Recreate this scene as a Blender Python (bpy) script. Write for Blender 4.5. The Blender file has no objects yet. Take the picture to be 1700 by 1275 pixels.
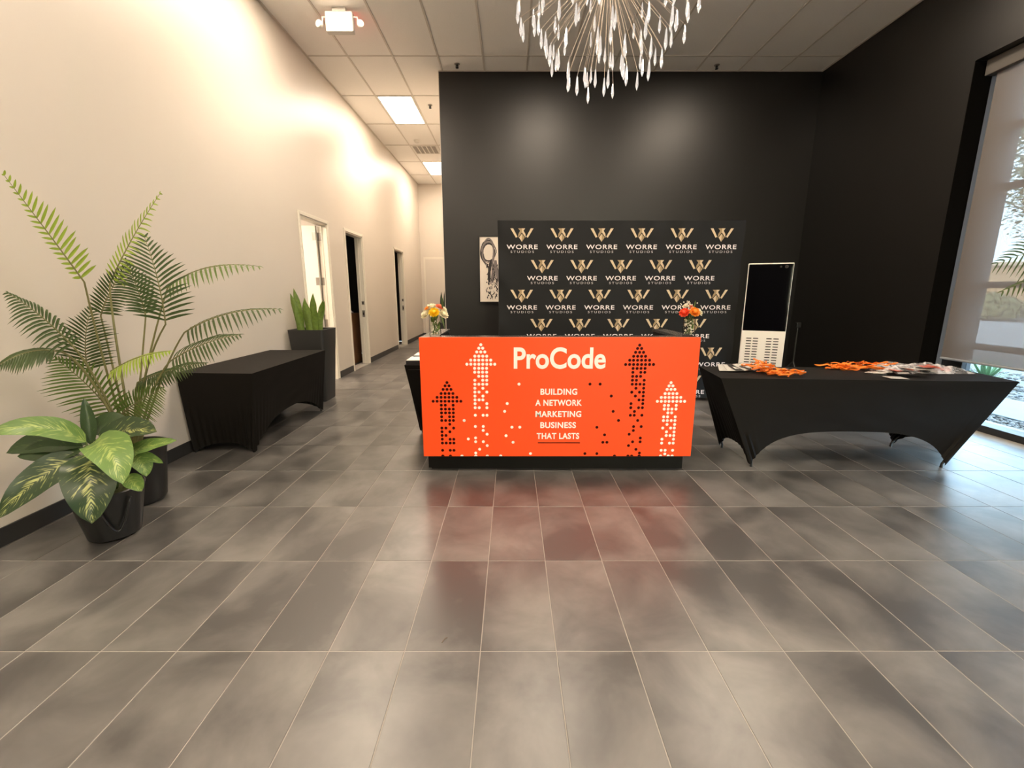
import bpy, bmesh, math, random
from mathutils import Vector, Matrix, noise

# ------------------------------------------------------------------ camera, world, sun, exposure
scene = bpy.context.scene
COL = scene.collection
R = math.radians

cam_data = bpy.data.cameras.new('camera')
cam_data.sensor_fit = 'HORIZONTAL'
cam_data.sensor_width = 36.0
cam_data.lens = 36.0 * 732.14 / 1700.0
cam_data.clip_start = 0.05
cam_data.clip_end = 400
cam = bpy.data.objects.new('camera', cam_data)
COL.objects.link(cam)
cam.location = (0, 0, 1.4109)
cam.rotation_euler = (R(90 - 11.7465), 0, -0.0005)
scene.camera = cam

world = bpy.data.worlds.new('sky')
scene.world = world
world.use_nodes = True
wn = world.node_tree
bg = wn.nodes['Background']
bg.inputs['Color'].default_value = (0.55, 0.785, 1.0, 1)
bg.inputs['Strength'].default_value = 9.5

sun_data = bpy.data.lights.new('sun', 'SUN')
sun_data.energy = 7.0
sun_data.angle = 0.01
sun_data.color = (1.0, 0.86, 0.68)
sun = bpy.data.objects.new('sun', sun_data)
COL.objects.link(sun)
sun.location = (-10, -6, 20)
sun.rotation_euler = Vector((0.72, 0.30, -0.66)).to_track_quat('-Z', 'Y').to_euler()

PANEL_STRENGTH = 21.5
PANEL_COLOR = (1.0, 0.83, 0.645)

scene.view_settings.view_transform = 'Standard'
scene.view_settings.look = 'None'
scene.view_settings.gamma = 1.0
scene.view_settings.use_curve_mapping = False
scene.view_settings.exposure = 0.84

# ------------------------------------------------------------------ helpers
def srgb(r, g, b):
    def f(c):
        c /= 255.0
        return c / 12.92 if c <= 0.04045 else ((c + 0.055) / 1.055) ** 2.4
    return (f(r), f(g), f(b), 1.0)

def new_mat(name):
    m = bpy.data.materials.new(name)
    m.use_nodes = True
    return m, m.node_tree.nodes, m.node_tree.links, m.node_tree.nodes['Principled BSDF']

def mat(name, col, rough=0.5, metal=0.0, var=0.0, scale=8.0, bump=0.0, bscale=60.0, spec=0.5, trans=0.0,
        emit=None, estr=0.0, coat=0.0):
    m, N, L, P = new_mat(name)
    if len(col) == 3:
        col = (*col, 1)
    P.inputs['Base Color'].default_value = col
    P.inputs['Roughness'].default_value = rough
    P.inputs['Metallic'].default_value = metal
    P.inputs['Specular IOR Level'].default_value = spec
    P.inputs['Coat Weight'].default_value = coat
    tc = N.new('ShaderNodeTexCoord')
    if var > 0:
        nz = N.new('ShaderNodeTexNoise'); nz.inputs['Scale'].default_value = scale; nz.inputs['Detail'].default_value = 4
        L.new(tc.outputs['Object'], nz.inputs['Vector'])
        mx = N.new('ShaderNodeMixRGB'); mx.blend_type = 'MIX'
        mx.inputs[1].default_value = tuple(min(1, c * (1 - var)) for c in col[:3]) + (1,)
        mx.inputs[2].default_value = tuple(min(1, c * (1 + var)) for c in col[:3]) + (1,)
        L.new(nz.outputs['Fac'], mx.inputs[0]); L.new(mx.outputs[0], P.inputs['Base Color'])
    if bump > 0:
        nb = N.new('ShaderNodeTexNoise'); nb.inputs['Scale'].default_value = bscale; nb.inputs['Detail'].default_value = 3
        L.new(tc.outputs['Object'], nb.inputs['Vector'])
        bp = N.new('ShaderNodeBump'); bp.inputs['Strength'].default_value = bump; bp.inputs['Distance'].default_value = 0.01
        L.new(nb.outputs['Fac'], bp.inputs['Height']); L.new(bp.outputs[0], P.inputs['Normal'])
    if emit:
        P.inputs['Emission Color'].default_value = (*emit[:3], 1)
        P.inputs['Emission Strength'].default_value = estr
    if trans > 0:
        out = N['Material Output']
        tr = N.new('ShaderNodeBsdfTranslucent'); tr.inputs['Color'].default_value = col
        ms = N.new('ShaderNodeMixShader'); ms.inputs[0].default_value = trans
        L.new(P.outputs[0], ms.inputs[1]); L.new(tr.outputs[0], ms.inputs[2]); L.new(ms.outputs[0], out.inputs['Surface'])
    return m

def clear_mat(name, tint, alpha_gloss=0.12, rough=0.03, fres=True):
    """thin clear sheet: mostly see-through, reflecting more at grazing angles"""
    m, N, L, P = new_mat(name)
    out = N['Material Output']
    tr = N.new('ShaderNodeBsdfTransparent'); tr.inputs['Color'].default_value = (*tint, 1)
    gl = N.new('ShaderNodeBsdfGlossy'); gl.inputs['Roughness'].default_value = rough
    ms = N.new('ShaderNodeMixShader')
    if fres:
        fr = N.new('ShaderNodeLayerWeight'); fr.inputs['Blend'].default_value = alpha_gloss
        L.new(fr.outputs['Fresnel'], ms.inputs[0])
    else:
        ms.inputs[0].default_value = alpha_gloss
    L.new(tr.outputs[0], ms.inputs[1]); L.new(gl.outputs[0], ms.inputs[2]); L.new(ms.outputs[0], out.inputs['Surface'])
    return m

class MB:
    """collects faces; build() links them as one mesh object"""
    def __init__(s):
        s.v = []; s.f = []; s.m = []; s.uv = {}
    def quad_grid(s, pts, mi=0, uvs=None, close_u=False):
        rows = len(pts); cols = len(pts[0]); o = len(s.v)
        for r in pts:
            s.v += [tuple(p) for p in r]
        for i in range(rows - 1):
            for j in range(cols if close_u else cols - 1):
                j2 = (j + 1) % cols
                s.f.append((o + i * cols + j, o + i * cols + j2, o + (i + 1) * cols + j2, o + (i + 1) * cols + j)); s.m.append(mi)
        if uvs:
            for i in range(rows):
                for j in range(cols):
                    s.uv[o + i * cols + j] = uvs[i][j]
        return s
    def face(s, pts, mi=0):
        o = len(s.v); s.v += [tuple(p) for p in pts]; s.f.append(tuple(range(o, o + len(pts)))); s.m.append(mi); return s
    def box(s, x0, x1, y0, y1, z0, z1, mi=0, mx=None):
        o = len(s.v)
        P = [(x0, y0, z0), (x1, y0, z0), (x1, y1, z0), (x0, y1, z0), (x0, y0, z1), (x1, y0, z1), (x1, y1, z1), (x0, y1, z1)]
        if mx is not None:
            P = [tuple(mx @ Vector(p)) for p in P]
        s.v += P
        for q in ((0, 3, 2, 1), (4, 5, 6, 7), (0, 1, 5, 4), (1, 2, 6, 5), (2, 3, 7, 6), (3, 0, 4, 7)):
            s.f.append(tuple(o + k for k in q)); s.m.append(mi)
        return s
    def bevbox(s, x0, x1, y0, y1, z0, z1, b=0.01, mi=0, mx=None):
        """box with chamfered edges"""
        bm = bmesh.new(); bmesh.ops.create_cube(bm, size=1)
        for v in bm.verts:
            v.co = Vector(((x0 + x1) / 2 + v.co.x * (x1 - x0), (y0 + y1) / 2 + v.co.y * (y1 - y0), (z0 + z1) / 2 + v.co.z * (z1 - z0)))
        bmesh.ops.bevel(bm, geom=bm.edges[:], offset=b, segments=2, affect='EDGES', profile=0.5)
        s.from_bm(bm, mi, mx); bm.free(); return s
    def from_bm(s, bm, mi=0, mx=None):
        o = len(s.v); bm.verts.index_update()
        for v in bm.verts:
            s.v.append(tuple(mx @ v.co) if mx is not None else tuple(v.co))
        for f in bm.faces:
            s.f.append(tuple(o + v.index for v in f.verts)); s.m.append(mi)
        return s
    def tube(s, pts, r, n=8, mi=0, cap=True, radii=None):
        pts = [Vector(p) for p in pts]
        rings = []
        ref = None
        for i, p in enumerate(pts):
            t = (pts[min(i + 1, len(pts) - 1)] - pts[max(i - 1, 0)]).normalized()
            if ref is None:
                ref = Vector((0, 0, 1)) if abs(t.z) < 0.9 else Vector((1, 0, 0))
            a = (ref - t * ref.dot(t)).normalized(); b = t.cross(a); ref = a
            rr = radii[i] if radii else r
            rings.append([p + (a * math.cos(2 * math.pi * k / n) + b * math.sin(2 * math.pi * k / n)) * rr for k in range(n)])
        o = len(s.v)
        s.quad_grid(rings, mi, close_u=True)
        if cap:
            s.f.append(tuple(o + k for k in range(n))[::-1]); s.m.append(mi)
            e = o + (len(pts) - 1) * n
            s.f.append(tuple(e + k for k in range(n))); s.m.append(mi)
        return s
    def lathe(s, prof, c=(0, 0, 0), n=24, mi=0, cap0=True, cap1=True, mx=None):
        rings = [[Vector((c[0] + r * math.cos(2 * math.pi * k / n), c[1] + r * math.sin(2 * math.pi * k / n), c[2] + z)) for k in range(n)] for r, z in prof]
        if mx is not None:
            rings = [[mx @ p for p in q] for q in rings]
        o = len(s.v); s.quad_grid(rings, mi, close_u=True)
        if cap0:
            s.f.append(tuple(o + k for k in range(n))[::-1]); s.m.append(mi)
        if cap1:
            e = o + (len(prof) - 1) * n
            s.f.append(tuple(e + k for k in range(n))); s.m.append(mi)
        return s
    def ball(s, c, r, mi=0, sub=2, sc=(1, 1, 1)):
        bm = bmesh.new(); bmesh.ops.create_icosphere(bm, subdivisions=sub, radius=1)
        for v in bm.verts:
            v.co = Vector((c[0] + v.co.x * r * sc[0], c[1] + v.co.y * r * sc[1], c[2] + v.co.z * r * sc[2]))
        s.from_bm(bm, mi); bm.free(); return s
    def mesh(s, name, mats, smooth=False):
        me = bpy.data.meshes.new(name)
        me.from_pydata(s.v, [], s.f)
        mats = mats if isinstance(mats, (list, tuple)) else [mats]
        for m in mats:
            me.materials.append(m)
        if len(mats) > 1:
            me.polygons.foreach_set('material_index', s.m)
        if smooth:
            me.polygons.foreach_set('use_smooth', [True] * len(me.polygons))
        if s.uv:
            ul = me.uv_layers.new(name='UVMap')
            for lp in me.loops:
                ul.data[lp.index].uv = s.uv.get(lp.vertex_index, (0, 0))
        me.update()
        return me
    def build(s, name, mats, parent=None, smooth=False, loc=None, sharp=None):
        me = s.mesh(name, mats, smooth)
        if smooth and sharp:
            me.set_sharp_from_angle(angle=R(sharp))
        return link(name, me, parent, loc)

def link(name, me, parent=None, loc=None):
    o = bpy.data.objects.new(name, me); COL.objects.link(o)
    if parent is not None:
        o.parent = parent
    if loc is not None:
        o.location = loc
    return o

def tag(o, label, cat, group=None):
    o['label'] = label; o['category'] = cat
    if group:
        o['group'] = group
    return o

def thing(name, label, cat, loc=(0, 0, 0), rz=0.0, group=None):
    o = bpy.data.objects.new(name, None); COL.objects.link(o)
    o.location = loc; o.rotation_euler = (0, 0, rz); o.empty_display_size = 0.1
    return tag(o, label, cat, group)

def structure(o):
    o['kind'] = 'structure'; return o

def root(name):
    o = bpy.data.objects.new(name, None); COL.objects.link(o); o.empty_display_size = 0.1
    return structure(o)

def bez(a, b, c, t):
    return a * (1 - t) ** 2 + b * 2 * t * (1 - t) + c * t * t

def text_flat(body, width=None, height=None, bold=0.0, spacing=1.0, depth=0.0):
    """lettering as faces in the x-z plane, centred on x, baseline at z = 0; returns (verts, faces)"""
    cu = bpy.data.curves.new('lettering', 'FONT'); cu.body = body; cu.size = 1.0; cu.offset = bold; cu.space_character = spacing
    cu.resolution_u = 5
    ob = bpy.data.objects.new('lettering', cu); COL.objects.link(ob)
    bpy.context.view_layer.update()
    me = bpy.data.meshes.new_from_object(ob.evaluated_get(bpy.context.evaluated_depsgraph_get()))
    v = [tuple(x.co) for x in me.vertices]; f = [tuple(p.vertices) for p in me.polygons]
    bpy.data.objects.remove(ob); bpy.data.curves.remove(cu); bpy.data.meshes.remove(me)
    x0 = min(p[0] for p in v); x1 = max(p[0] for p in v); y1 = max(p[1] for p in v)
    sx = width / (x1 - x0) if width else height / y1
    sy = height / y1 if height else sx
    return [((p[0] - (x0 + x1) / 2) * sx, 0.0, p[1] * sy) for p in v], f

def add_flat(mb, vf, dx, y, dz, mi=0):
    o = len(mb.v)
    mb.v += [(p[0] + dx, y, p[2] + dz) for p in vf[0]]
    for f in vf[1]:
        mb.f.append(tuple(o + k for k in f)); mb.m.append(mi)

# ------------------------------------------------------------------ materials
M = {}
M['paint'] = mat('greige wall paint', (0.66, 0.60, 0.53), 0.42, var=0.02, scale=1.5, bump=0.03, bscale=180)
M['black_paint'] = mat('black wall paint', (0.0045, 0.0037, 0.0030), 0.41, bump=0.03, bscale=160, spec=0.66)
M['baseboard'] = mat('charcoal baseboard', (0.03, 0.029, 0.029), 0.45)
M['trim'] = mat('white door trim', (0.74, 0.69, 0.60), 0.4)
M['door'] = mat('white painted door', (0.76, 0.72, 0.65), 0.45)
M['ceil'] = mat('ceiling tile', (0.92, 0.89, 0.85), 0.9, var=0.04, scale=60, bump=0.15, bscale=250)
M['grid'] = mat('ceiling grid metal', (0.66, 0.61, 0.55), 0.5)
M['grout'] = mat('light grey grout', (0.36, 0.335, 0.30), 0.8, var=0.12, scale=30)
M['white_metal'] = mat('white enamel', (0.75, 0.72, 0.66), 0.4)
M['black_metal'] = mat('black metal', (0.008, 0.008, 0.008), 0.5, metal=0.0)
M['chrome'] = mat('brushed steel', (0.34, 0.31, 0.28), 0.4, metal=0.9)
M['dark'] = mat('wall darkened as unlit room', (0.035, 0.032, 0.03), 0.9)  # the darkness of the unlit rooms is put into the wall colour
M['panel'] = mat('lit diffuser', (1, 1, 1), 0.5, emit=PANEL_COLOR, estr=PANEL_STRENGTH)
M['spandex'] = mat('black stretch fabric', (0.0058, 0.0043, 0.0031), 0.68, var=0.1, scale=4, spec=0.2, bump=0.04, bscale=300)
M['orange'] = mat('orange laminate', (1.0, 0.088, 0.012), 0.42, var=0.01, spec=0.35)
M['print_white'] = mat('white print', (0.93, 0.90, 0.86), 0.5)
M['print_dark'] = mat('dark maroon print', (0.035, 0.002, 0.002), 0.6, spec=0.1)
M['laminate'] = mat('black laminate', (0.006, 0.005, 0.004), 0.5, spec=0.2)
M['counter'] = mat('glossy dark countertop', (0.035, 0.033, 0.032), 0.26, coat=0.0)
M['fabric'] = mat('black banner fabric', (0.0062, 0.0060, 0.0070), 0.62, var=0.15, scale=3, bump=0.25, bscale=6, spec=0.35)
M['gold_light'] = mat('pale gold print', (0.70, 0.55, 0.36), 0.45)
M['gold_dark'] = mat('deep gold print', (0.40, 0.28, 0.145), 0.45)
M['logo_white'] = mat('off white print', (0.90, 0.83, 0.82), 0.5)
M['logo_grey'] = mat('grey print', (0.62, 0.57, 0.56), 0.5)
M['plastic'] = mat('black pot plastic', (0.012, 0.012, 0.012), 0.32, bump=0.1, bscale=20)
M['planter'] = mat('charcoal planter', (0.022, 0.021, 0.020), 0.5, var=0.1, scale=5)
M['soil'] = mat('moss and soil', (0.05, 0.055, 0.015), 0.95, var=0.5, scale=40, bump=0.8, bscale=70)
M['steel_dark'] = mat('dark bronze frame', (0.016, 0.016, 0.017), 0.4)
M['alu'] = mat('aluminium and daylit reveal', (0.30, 0.32, 0.35), 0.45)
M['canvas'] = mat('art canvas', (0.80, 0.72, 0.62), 0.8, var=0.05, scale=6)
M['ink'] = mat('black ink strokes', (0.03, 0.025, 0.025), 0.7)
M['ink_grey'] = mat('grey ink wash', (0.20, 0.17, 0.16), 0.7)
M['screen'] = mat('black glass screen', (0.002, 0.002, 0.003), 0.03, spec=0.3)
M['kiosk_white'] = mat('white kiosk shell', (0.90, 0.85, 0.77), 0.35)
M['slot'] = mat('dark vent slot', (0.02, 0.016, 0.012), 0.8)
M['orange_strap'] = mat('orange woven strap', (0.90, 0.20, 0.01), 0.6, var=0.15, scale=25)
M['card_white'] = mat('white card', (0.86, 0.82, 0.76), 0.4)
M['card_black'] = mat('black card', (0.02, 0.018, 0.02), 0.35)
M['card_red'] = mat('coral card', (0.70, 0.13, 0.07), 0.4)
M['sleeve'] = clear_mat('clear vinyl sleeve', (0.95, 0.95, 0.95), 0.10, 0.25, fres=False)
def film_mat():
    m, N, L, P = new_mat('clear plastic bag')
    out = N['Material Output']
    P.inputs['Base Color'].default_value = (0.86, 0.82, 0.82, 1); P.inputs['Roughness'].default_value = 0.18; P.inputs['Specular IOR Level'].default_value = 1.0
    tr = N.new('ShaderNodeBsdfTransparent'); tr.inputs['Color'].default_value = (0.95, 0.94, 0.95, 1)
    tc = N.new('ShaderNodeTexCoord'); nz = N.new('ShaderNodeTexNoise'); nz.inputs['Scale'].default_value = 16; nz.inputs['Detail'].default_value = 5
    L.new(tc.outputs['Object'], nz.inputs['Vector'])
    rp = N.new('ShaderNodeMapRange'); rp.inputs['From Min'].default_value = 0.42; rp.inputs['From Max'].default_value = 0.62; rp.inputs['To Min'].default_value = 0.12; rp.inputs['To Max'].default_value = 0.62
    L.new(nz.outputs['Fac'], rp.inputs['Value'])
    bp = N.new('ShaderNodeBump'); bp.inputs['Strength'].default_value = 0.6; bp.inputs['Distance'].default_value = 0.02; L.new(nz.outputs['Fac'], bp.inputs['Height']); L.new(bp.outputs[0], P.inputs['Normal'])
    ms = N.new('ShaderNodeMixShader'); L.new(rp.outputs[0], ms.inputs[0]); L.new(tr.outputs[0], ms.inputs[1]); L.new(P.outputs[0], ms.inputs[2]); L.new(ms.outputs[0], out.inputs['Surface'])
    return m
M['bag'] = film_mat()
M['warmed_glass'] = clear_mat('daylight warming entrance glass', (0.97, 0.80, 0.60), 0.25, 0.01)  # bronze tint added to take the blue out of the entrance daylight
M['jamb_black'] = mat('matt black reveal', (0.004, 0.0035, 0.003), 0.9, spec=0.05)
M['glass'] = clear_mat('window glass', (0.93, 0.96, 0.97), 0.25, 0.01)
M['vase'] = clear_mat('vase glass', (0.97, 0.97, 0.95), 0.07, 0.04)
M['wood'] = mat('brown wood cabinet', (0.16, 0.075, 0.028), 0.45, var=0.25, scale=6)
def crystal_mat():
    m, N, L, P = new_mat('cut crystal with added glow')
    out = N['Material Output']
    tr = N.new('ShaderNodeBsdfTransparent'); tr.inputs['Color'].default_value = (0.95, 0.93, 0.92, 1)
    gl = N.new('ShaderNodeBsdfGlossy'); gl.inputs['Roughness'].default_value = 0.04; gl.inputs['Color'].default_value = (1.0, 0.97, 0.94, 1)
    em = N.new('ShaderNodeEmission'); em.inputs['Color'].default_value = (1.0, 0.93, 0.86, 1); em.inputs['Strength'].default_value = 0.9  # slight glow mixed in so the drops look bright
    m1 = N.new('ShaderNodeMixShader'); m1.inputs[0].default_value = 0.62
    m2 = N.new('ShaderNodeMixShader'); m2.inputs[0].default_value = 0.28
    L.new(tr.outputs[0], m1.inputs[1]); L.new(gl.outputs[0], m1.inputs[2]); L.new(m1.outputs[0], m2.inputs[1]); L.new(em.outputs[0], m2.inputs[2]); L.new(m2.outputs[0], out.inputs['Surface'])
    return m
M['crystal'] = crystal_mat()
M['wire'] = mat('copper toned stem', (0.92, 0.78, 0.66), 0.35, metal=0.35)

def leaf_mat(name, col, trans=0.25, rough=0.42, var=0.25, scale=9):
    return mat(name, col, rough, var=var, scale=scale, trans=trans)
M['palm0'] = leaf_mat('dark palm green', (0.055, 0.090, 0.022))
M['palm1'] = leaf_mat('bright palm green', (0.30, 0.42, 0.045))
M['palm2'] = leaf_mat('mid palm green', (0.12, 0.19, 0.035))
M['stem'] = mat('palm cane', (0.20, 0.19, 0.075), 0.5, var=0.3, scale=20)
M['snake'] = leaf_mat('snake plant green', (0.13, 0.20, 0.03), 0.12, 0.38, 0.6, 30)
M['snake_dark'] = leaf_mat('dark snake plant green', (0.022, 0.032, 0.018), 0.05, 0.45, 0.4, 30)
M['agave'] = leaf_mat('agave green', (0.10, 0.17, 0.08), 0.1)
M['tree'] = leaf_mat('grey green foliage', (0.15, 0.19, 0.085), 0.3)
M['bark'] = mat('tree bark', (0.16, 0.12, 0.085), 0.9, var=0.3)
M['flower_stem'] = mat('cut flower stem', (0.10, 0.14, 0.04), 0.5, var=0.3)

def dieff_mat(name, base, vein, amount):
    m, N, L, P = new_mat(name)
    uv = N.new('ShaderNodeUVMap')
    sep = N.new('ShaderNodeSeparateXYZ'); L.new(uv.outputs[0], sep.inputs[0])
    # distance from midrib
    sb = N.new('ShaderNodeMath'); sb.operation = 'SUBTRACT'; sb.inputs[1].default_value = 0.5; L.new(sep.outputs[0], sb.inputs[0])
    ab = N.new('ShaderNodeMath'); ab.operation = 'ABSOLUTE'; L.new(sb.outputs[0], ab.inputs[0])
    # slanted veins: v - 0.6*|u|
    ml = N.new('ShaderNodeMath'); ml.operation = 'MULTIPLY_ADD'; ml.inputs[1].default_value = -0.55; L.new(ab.outputs[0], ml.inputs[0]); L.new(sep.outputs[1], ml.inputs[2])
    cb = N.new('ShaderNodeCombineXYZ'); L.new(ml.outputs[0], cb.inputs[1])
    sc = N.new('ShaderNodeMath'); sc.operation = 'MULTIPLY'; sc.inputs[1].default_value = 0.16; L.new(sep.outputs[0], sc.inputs[0]); L.new(sc.outputs[0], cb.inputs[0])
    nz = N.new('ShaderNodeTexNoise'); nz.inputs['Scale'].default_value = 26; nz.inputs['Detail'].default_value = 2; L.new(cb.outputs[0], nz.inputs['Vector'])
    # less pattern toward the margin
    mg = N.new('ShaderNodeMath'); mg.operation = 'MULTIPLY_ADD'; mg.inputs[1].default_value = -amount[1]; mg.inputs[2].default_value = amount[0]
    L.new(ab.outputs[0], mg.inputs[0])
    ad = N.new('ShaderNodeMath'); ad.operation = 'ADD'; L.new(nz.outputs['Fac'], ad.inputs[0]); L.new(mg.outputs[0], ad.inputs[1])
    rp = N.new('ShaderNodeValToRGB'); rp.color_ramp.elements[0].position = 0.56; rp.color_ramp.elements[1].position = 0.70
    rp.color_ramp.elements[0].color = base; rp.color_ramp.elements[1].color = vein
    L.new(ad.outputs[0], rp.inputs[0]); L.new(rp.outputs[0], P.inputs['Base Color'])
    P.inputs['Roughness'].default_value = 0.36
    return m
M['dief0'] = dieff_mat('dark dumb cane leaf', (0.035, 0.065, 0.022, 1), (0.10, 0.15, 0.04, 1), (0.0, 0.2))
M['dief1'] = dieff_mat('pale dumb cane leaf', (0.13, 0.23, 0.055, 1), (0.36, 0.45, 0.13, 1), (0.10, 0.3))
M['dief2'] = dieff_mat('variegated dumb cane leaf', (0.028, 0.055, 0.02, 1), (0.45, 0.48, 0.17, 1), (0.09, 0.36))

def tile_mat():
    m, N, L, P = new_mat('dark porcelain tile')
    tc = N.new('ShaderNodeTexCoord'); oi = N.new('ShaderNodeObjectInfo')
    ml = N.new('ShaderNodeMath'); ml.operation = 'MULTIPLY'; ml.inputs[1].default_value = 37.0; L.new(oi.outputs['Random'], ml.inputs[0])
    ad = N.new('ShaderNodeVectorMath'); ad.operation = 'ADD'; L.new(tc.outputs['Object'], ad.inputs[0]); L.new(ml.outputs[0], ad.inputs[1])
    n1 = N.new('ShaderNodeTexNoise'); n1.inputs['Scale'].default_value = 2.7; n1.inputs['Detail'].default_value = 5; n1.inputs['Roughness'].default_value = 0.55
    n1.inputs['Distortion'].default_value = 0.35
    L.new(ad.outputs[0], n1.inputs['Vector'])
    rp = N.new('ShaderNodeValToRGB'); e = rp.color_ramp.elements
    e[0].position = 0.38; e[0].color = (0.058, 0.055, 0.053, 1)
    e[1].position = 0.72; e[1].color = (0.185, 0.174, 0.164, 1)
    L.new(n1.outputs['Fac'], rp.inputs[0])
    n2 = N.new('ShaderNodeTexNoise'); n2.inputs['Scale'].default_value = 240; n2.inputs['Detail'].default_value = 2
    L.new(tc.outputs['Object'], n2.inputs['Vector'])
    L.new(rp.outputs[0], P.inputs['Base Color'])
    rr = N.new('ShaderNodeMapRange'); rr.inputs['To Min'].default_value = 0.29; rr.inputs['To Max'].default_value = 0.37
    L.new(n1.outputs['Fac'], rr.inputs['Value']); L.new(rr.outputs[0], P.inputs['Roughness'])
    P.inputs['Specular IOR Level'].default_value = 1.0
    bp = N.new('ShaderNodeBump'); bp.inputs['Strength'].default_value = 0.03; bp.inputs['Distance'].default_value = 0.002
    L.new(n2.outputs['Fac'], bp.inputs['Height']); L.new(bp.outputs[0], P.inputs['Normal'])
    return m
M['tile'] = tile_mat()

def shade_mat():
    m, N, L, P = new_mat('solar screen fabric')
    out = N['Material Output']
    tr = N.new('ShaderNodeBsdfTransparent'); tr.inputs['Color'].default_value = (0.95, 0.92, 0.9, 1)
    df = N.new('ShaderNodeBsdfDiffuse'); df.inputs['Color'].default_value = (0.42, 0.38, 0.36, 1)
    tl = N.new('ShaderNodeBsdfTranslucent'); tl.inputs['Color'].default_value = (0.10, 0.085, 0.075, 1)
    m1 = N.new('ShaderNodeMixShader'); m1.inputs[0].default_value = 0.5
    m2 = N.new('ShaderNodeMixShader'); m2.inputs[0].default_value = 0.66
    L.new(df.outputs[0], m1.inputs[1]); L.new(tl.outputs[0], m1.inputs[2])
    L.new(tr.outputs[0], m2.inputs[1]); L.new(m1.outputs[0], m2.inputs[2]); L.new(m2.outputs[0], out.inputs['Surface'])
    return m
M['shade'] = shade_mat()

rnd = random.Random(7)
XL, XR, YB, YE, YF, ZC = -2.892, 4.68, 7.45, 14.5, -4.6, 4.663
XH = -1.10          # hallway side of the black wall
# measured shapes
WHITE_DOTS = [(-0.231,1.028),(-0.246,1.002),(-0.217,1.002),(-0.262,0.974),(-0.232,0.974),(-0.202,0.974),(-0.277,0.942),(-0.247,0.942),(-0.217,0.942),(-0.188,0.942),(-0.308,0.912),(-0.278,0.912),(-0.248,0.912),(-0.218,0.912),(-0.188,0.912),(-0.158,0.912),(-0.338,0.881),(-0.308,0.881),(-0.278,0.881),(-0.248,0.881),(-0.218,0.881),(-0.188,0.881),(-0.158,0.881),(-0.128,0.881),(-0.28,0.85),(-0.249,0.85),(-0.22,0.85),(-0.19,0.85),(-0.28,0.82),(-0.25,0.82),(-0.22,0.82),(-0.19,0.82),(-0.25,0.789),(-0.22,0.789),(-0.19,0.789),(-0.28,0.758),(-0.22,0.758),(-0.19,0.758),(-0.28,0.727),(-0.25,0.727),(-0.22,0.727),(-0.19,0.727),(-0.281,0.696),(-0.22,0.696),(-0.281,0.666),(-0.25,0.666),(-0.19,0.666),(-0.281,0.635),(-0.22,0.635),(-0.281,0.605),(-0.25,0.605),(-0.221,0.605),(-0.281,0.575),(-0.191,0.575),(-0.281,0.543),(-0.25,0.543),(-0.191,0.543),(-0.281,0.483),(-0.221,0.483),(-0.191,0.483),(-0.282,0.393),(-0.221,0.393),(-0.222,0.361),(-0.192,0.33),(-0.282,0.3),(-0.282,0.269),(-0.222,0.269),(-0.192,0.237),(-0.252,0.207),(-0.283,0.176),(0.055,0.728),(-0.035,0.576),(-0.055,0.514),(-0.368,0.441),(0.001,0.387),(0.062,0.387),(-0.045,0.318),(-0.339,0.291),(0.01,0.264),(0.147,0.171),(1.209,0.739),(1.196,0.714),(1.225,0.714),(1.183,0.687),(1.213,0.687),(1.242,0.687),(1.17,0.654),(1.2,0.654),(1.23,0.654),(1.26,0.654),(1.143,0.624),(1.172,0.624),(1.202,0.624),(1.232,0.624),(1.262,0.624),(1.292,0.624),(1.115,0.593),(1.145,0.593),(1.175,0.593),(1.204,0.593),(1.234,0.593),(1.264,0.593),(1.294,0.593),(1.324,0.593),(1.172,0.561),(1.202,0.561),(1.262,0.561),(1.172,0.532),(1.202,0.532),(1.231,0.532),(1.262,0.532),(1.202,0.502),(1.231,0.502),(1.172,0.47),(1.202,0.47),(1.261,0.47),(1.172,0.44),(1.202,0.44),(1.232,0.44),(1.261,0.44),(1.202,0.409),(1.261,0.409),(1.171,0.38),(1.232,0.38),(1.261,0.38),(1.202,0.349),(1.261,0.348),(1.202,0.319),(1.232,0.319),(1.261,0.319),(1.171,0.289),(1.261,0.289),(1.171,0.257),(1.232,0.257),(1.261,0.257),(1.171,0.198),(1.202,0.198),(1.261,0.198),(1.202,0.168)]
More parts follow.
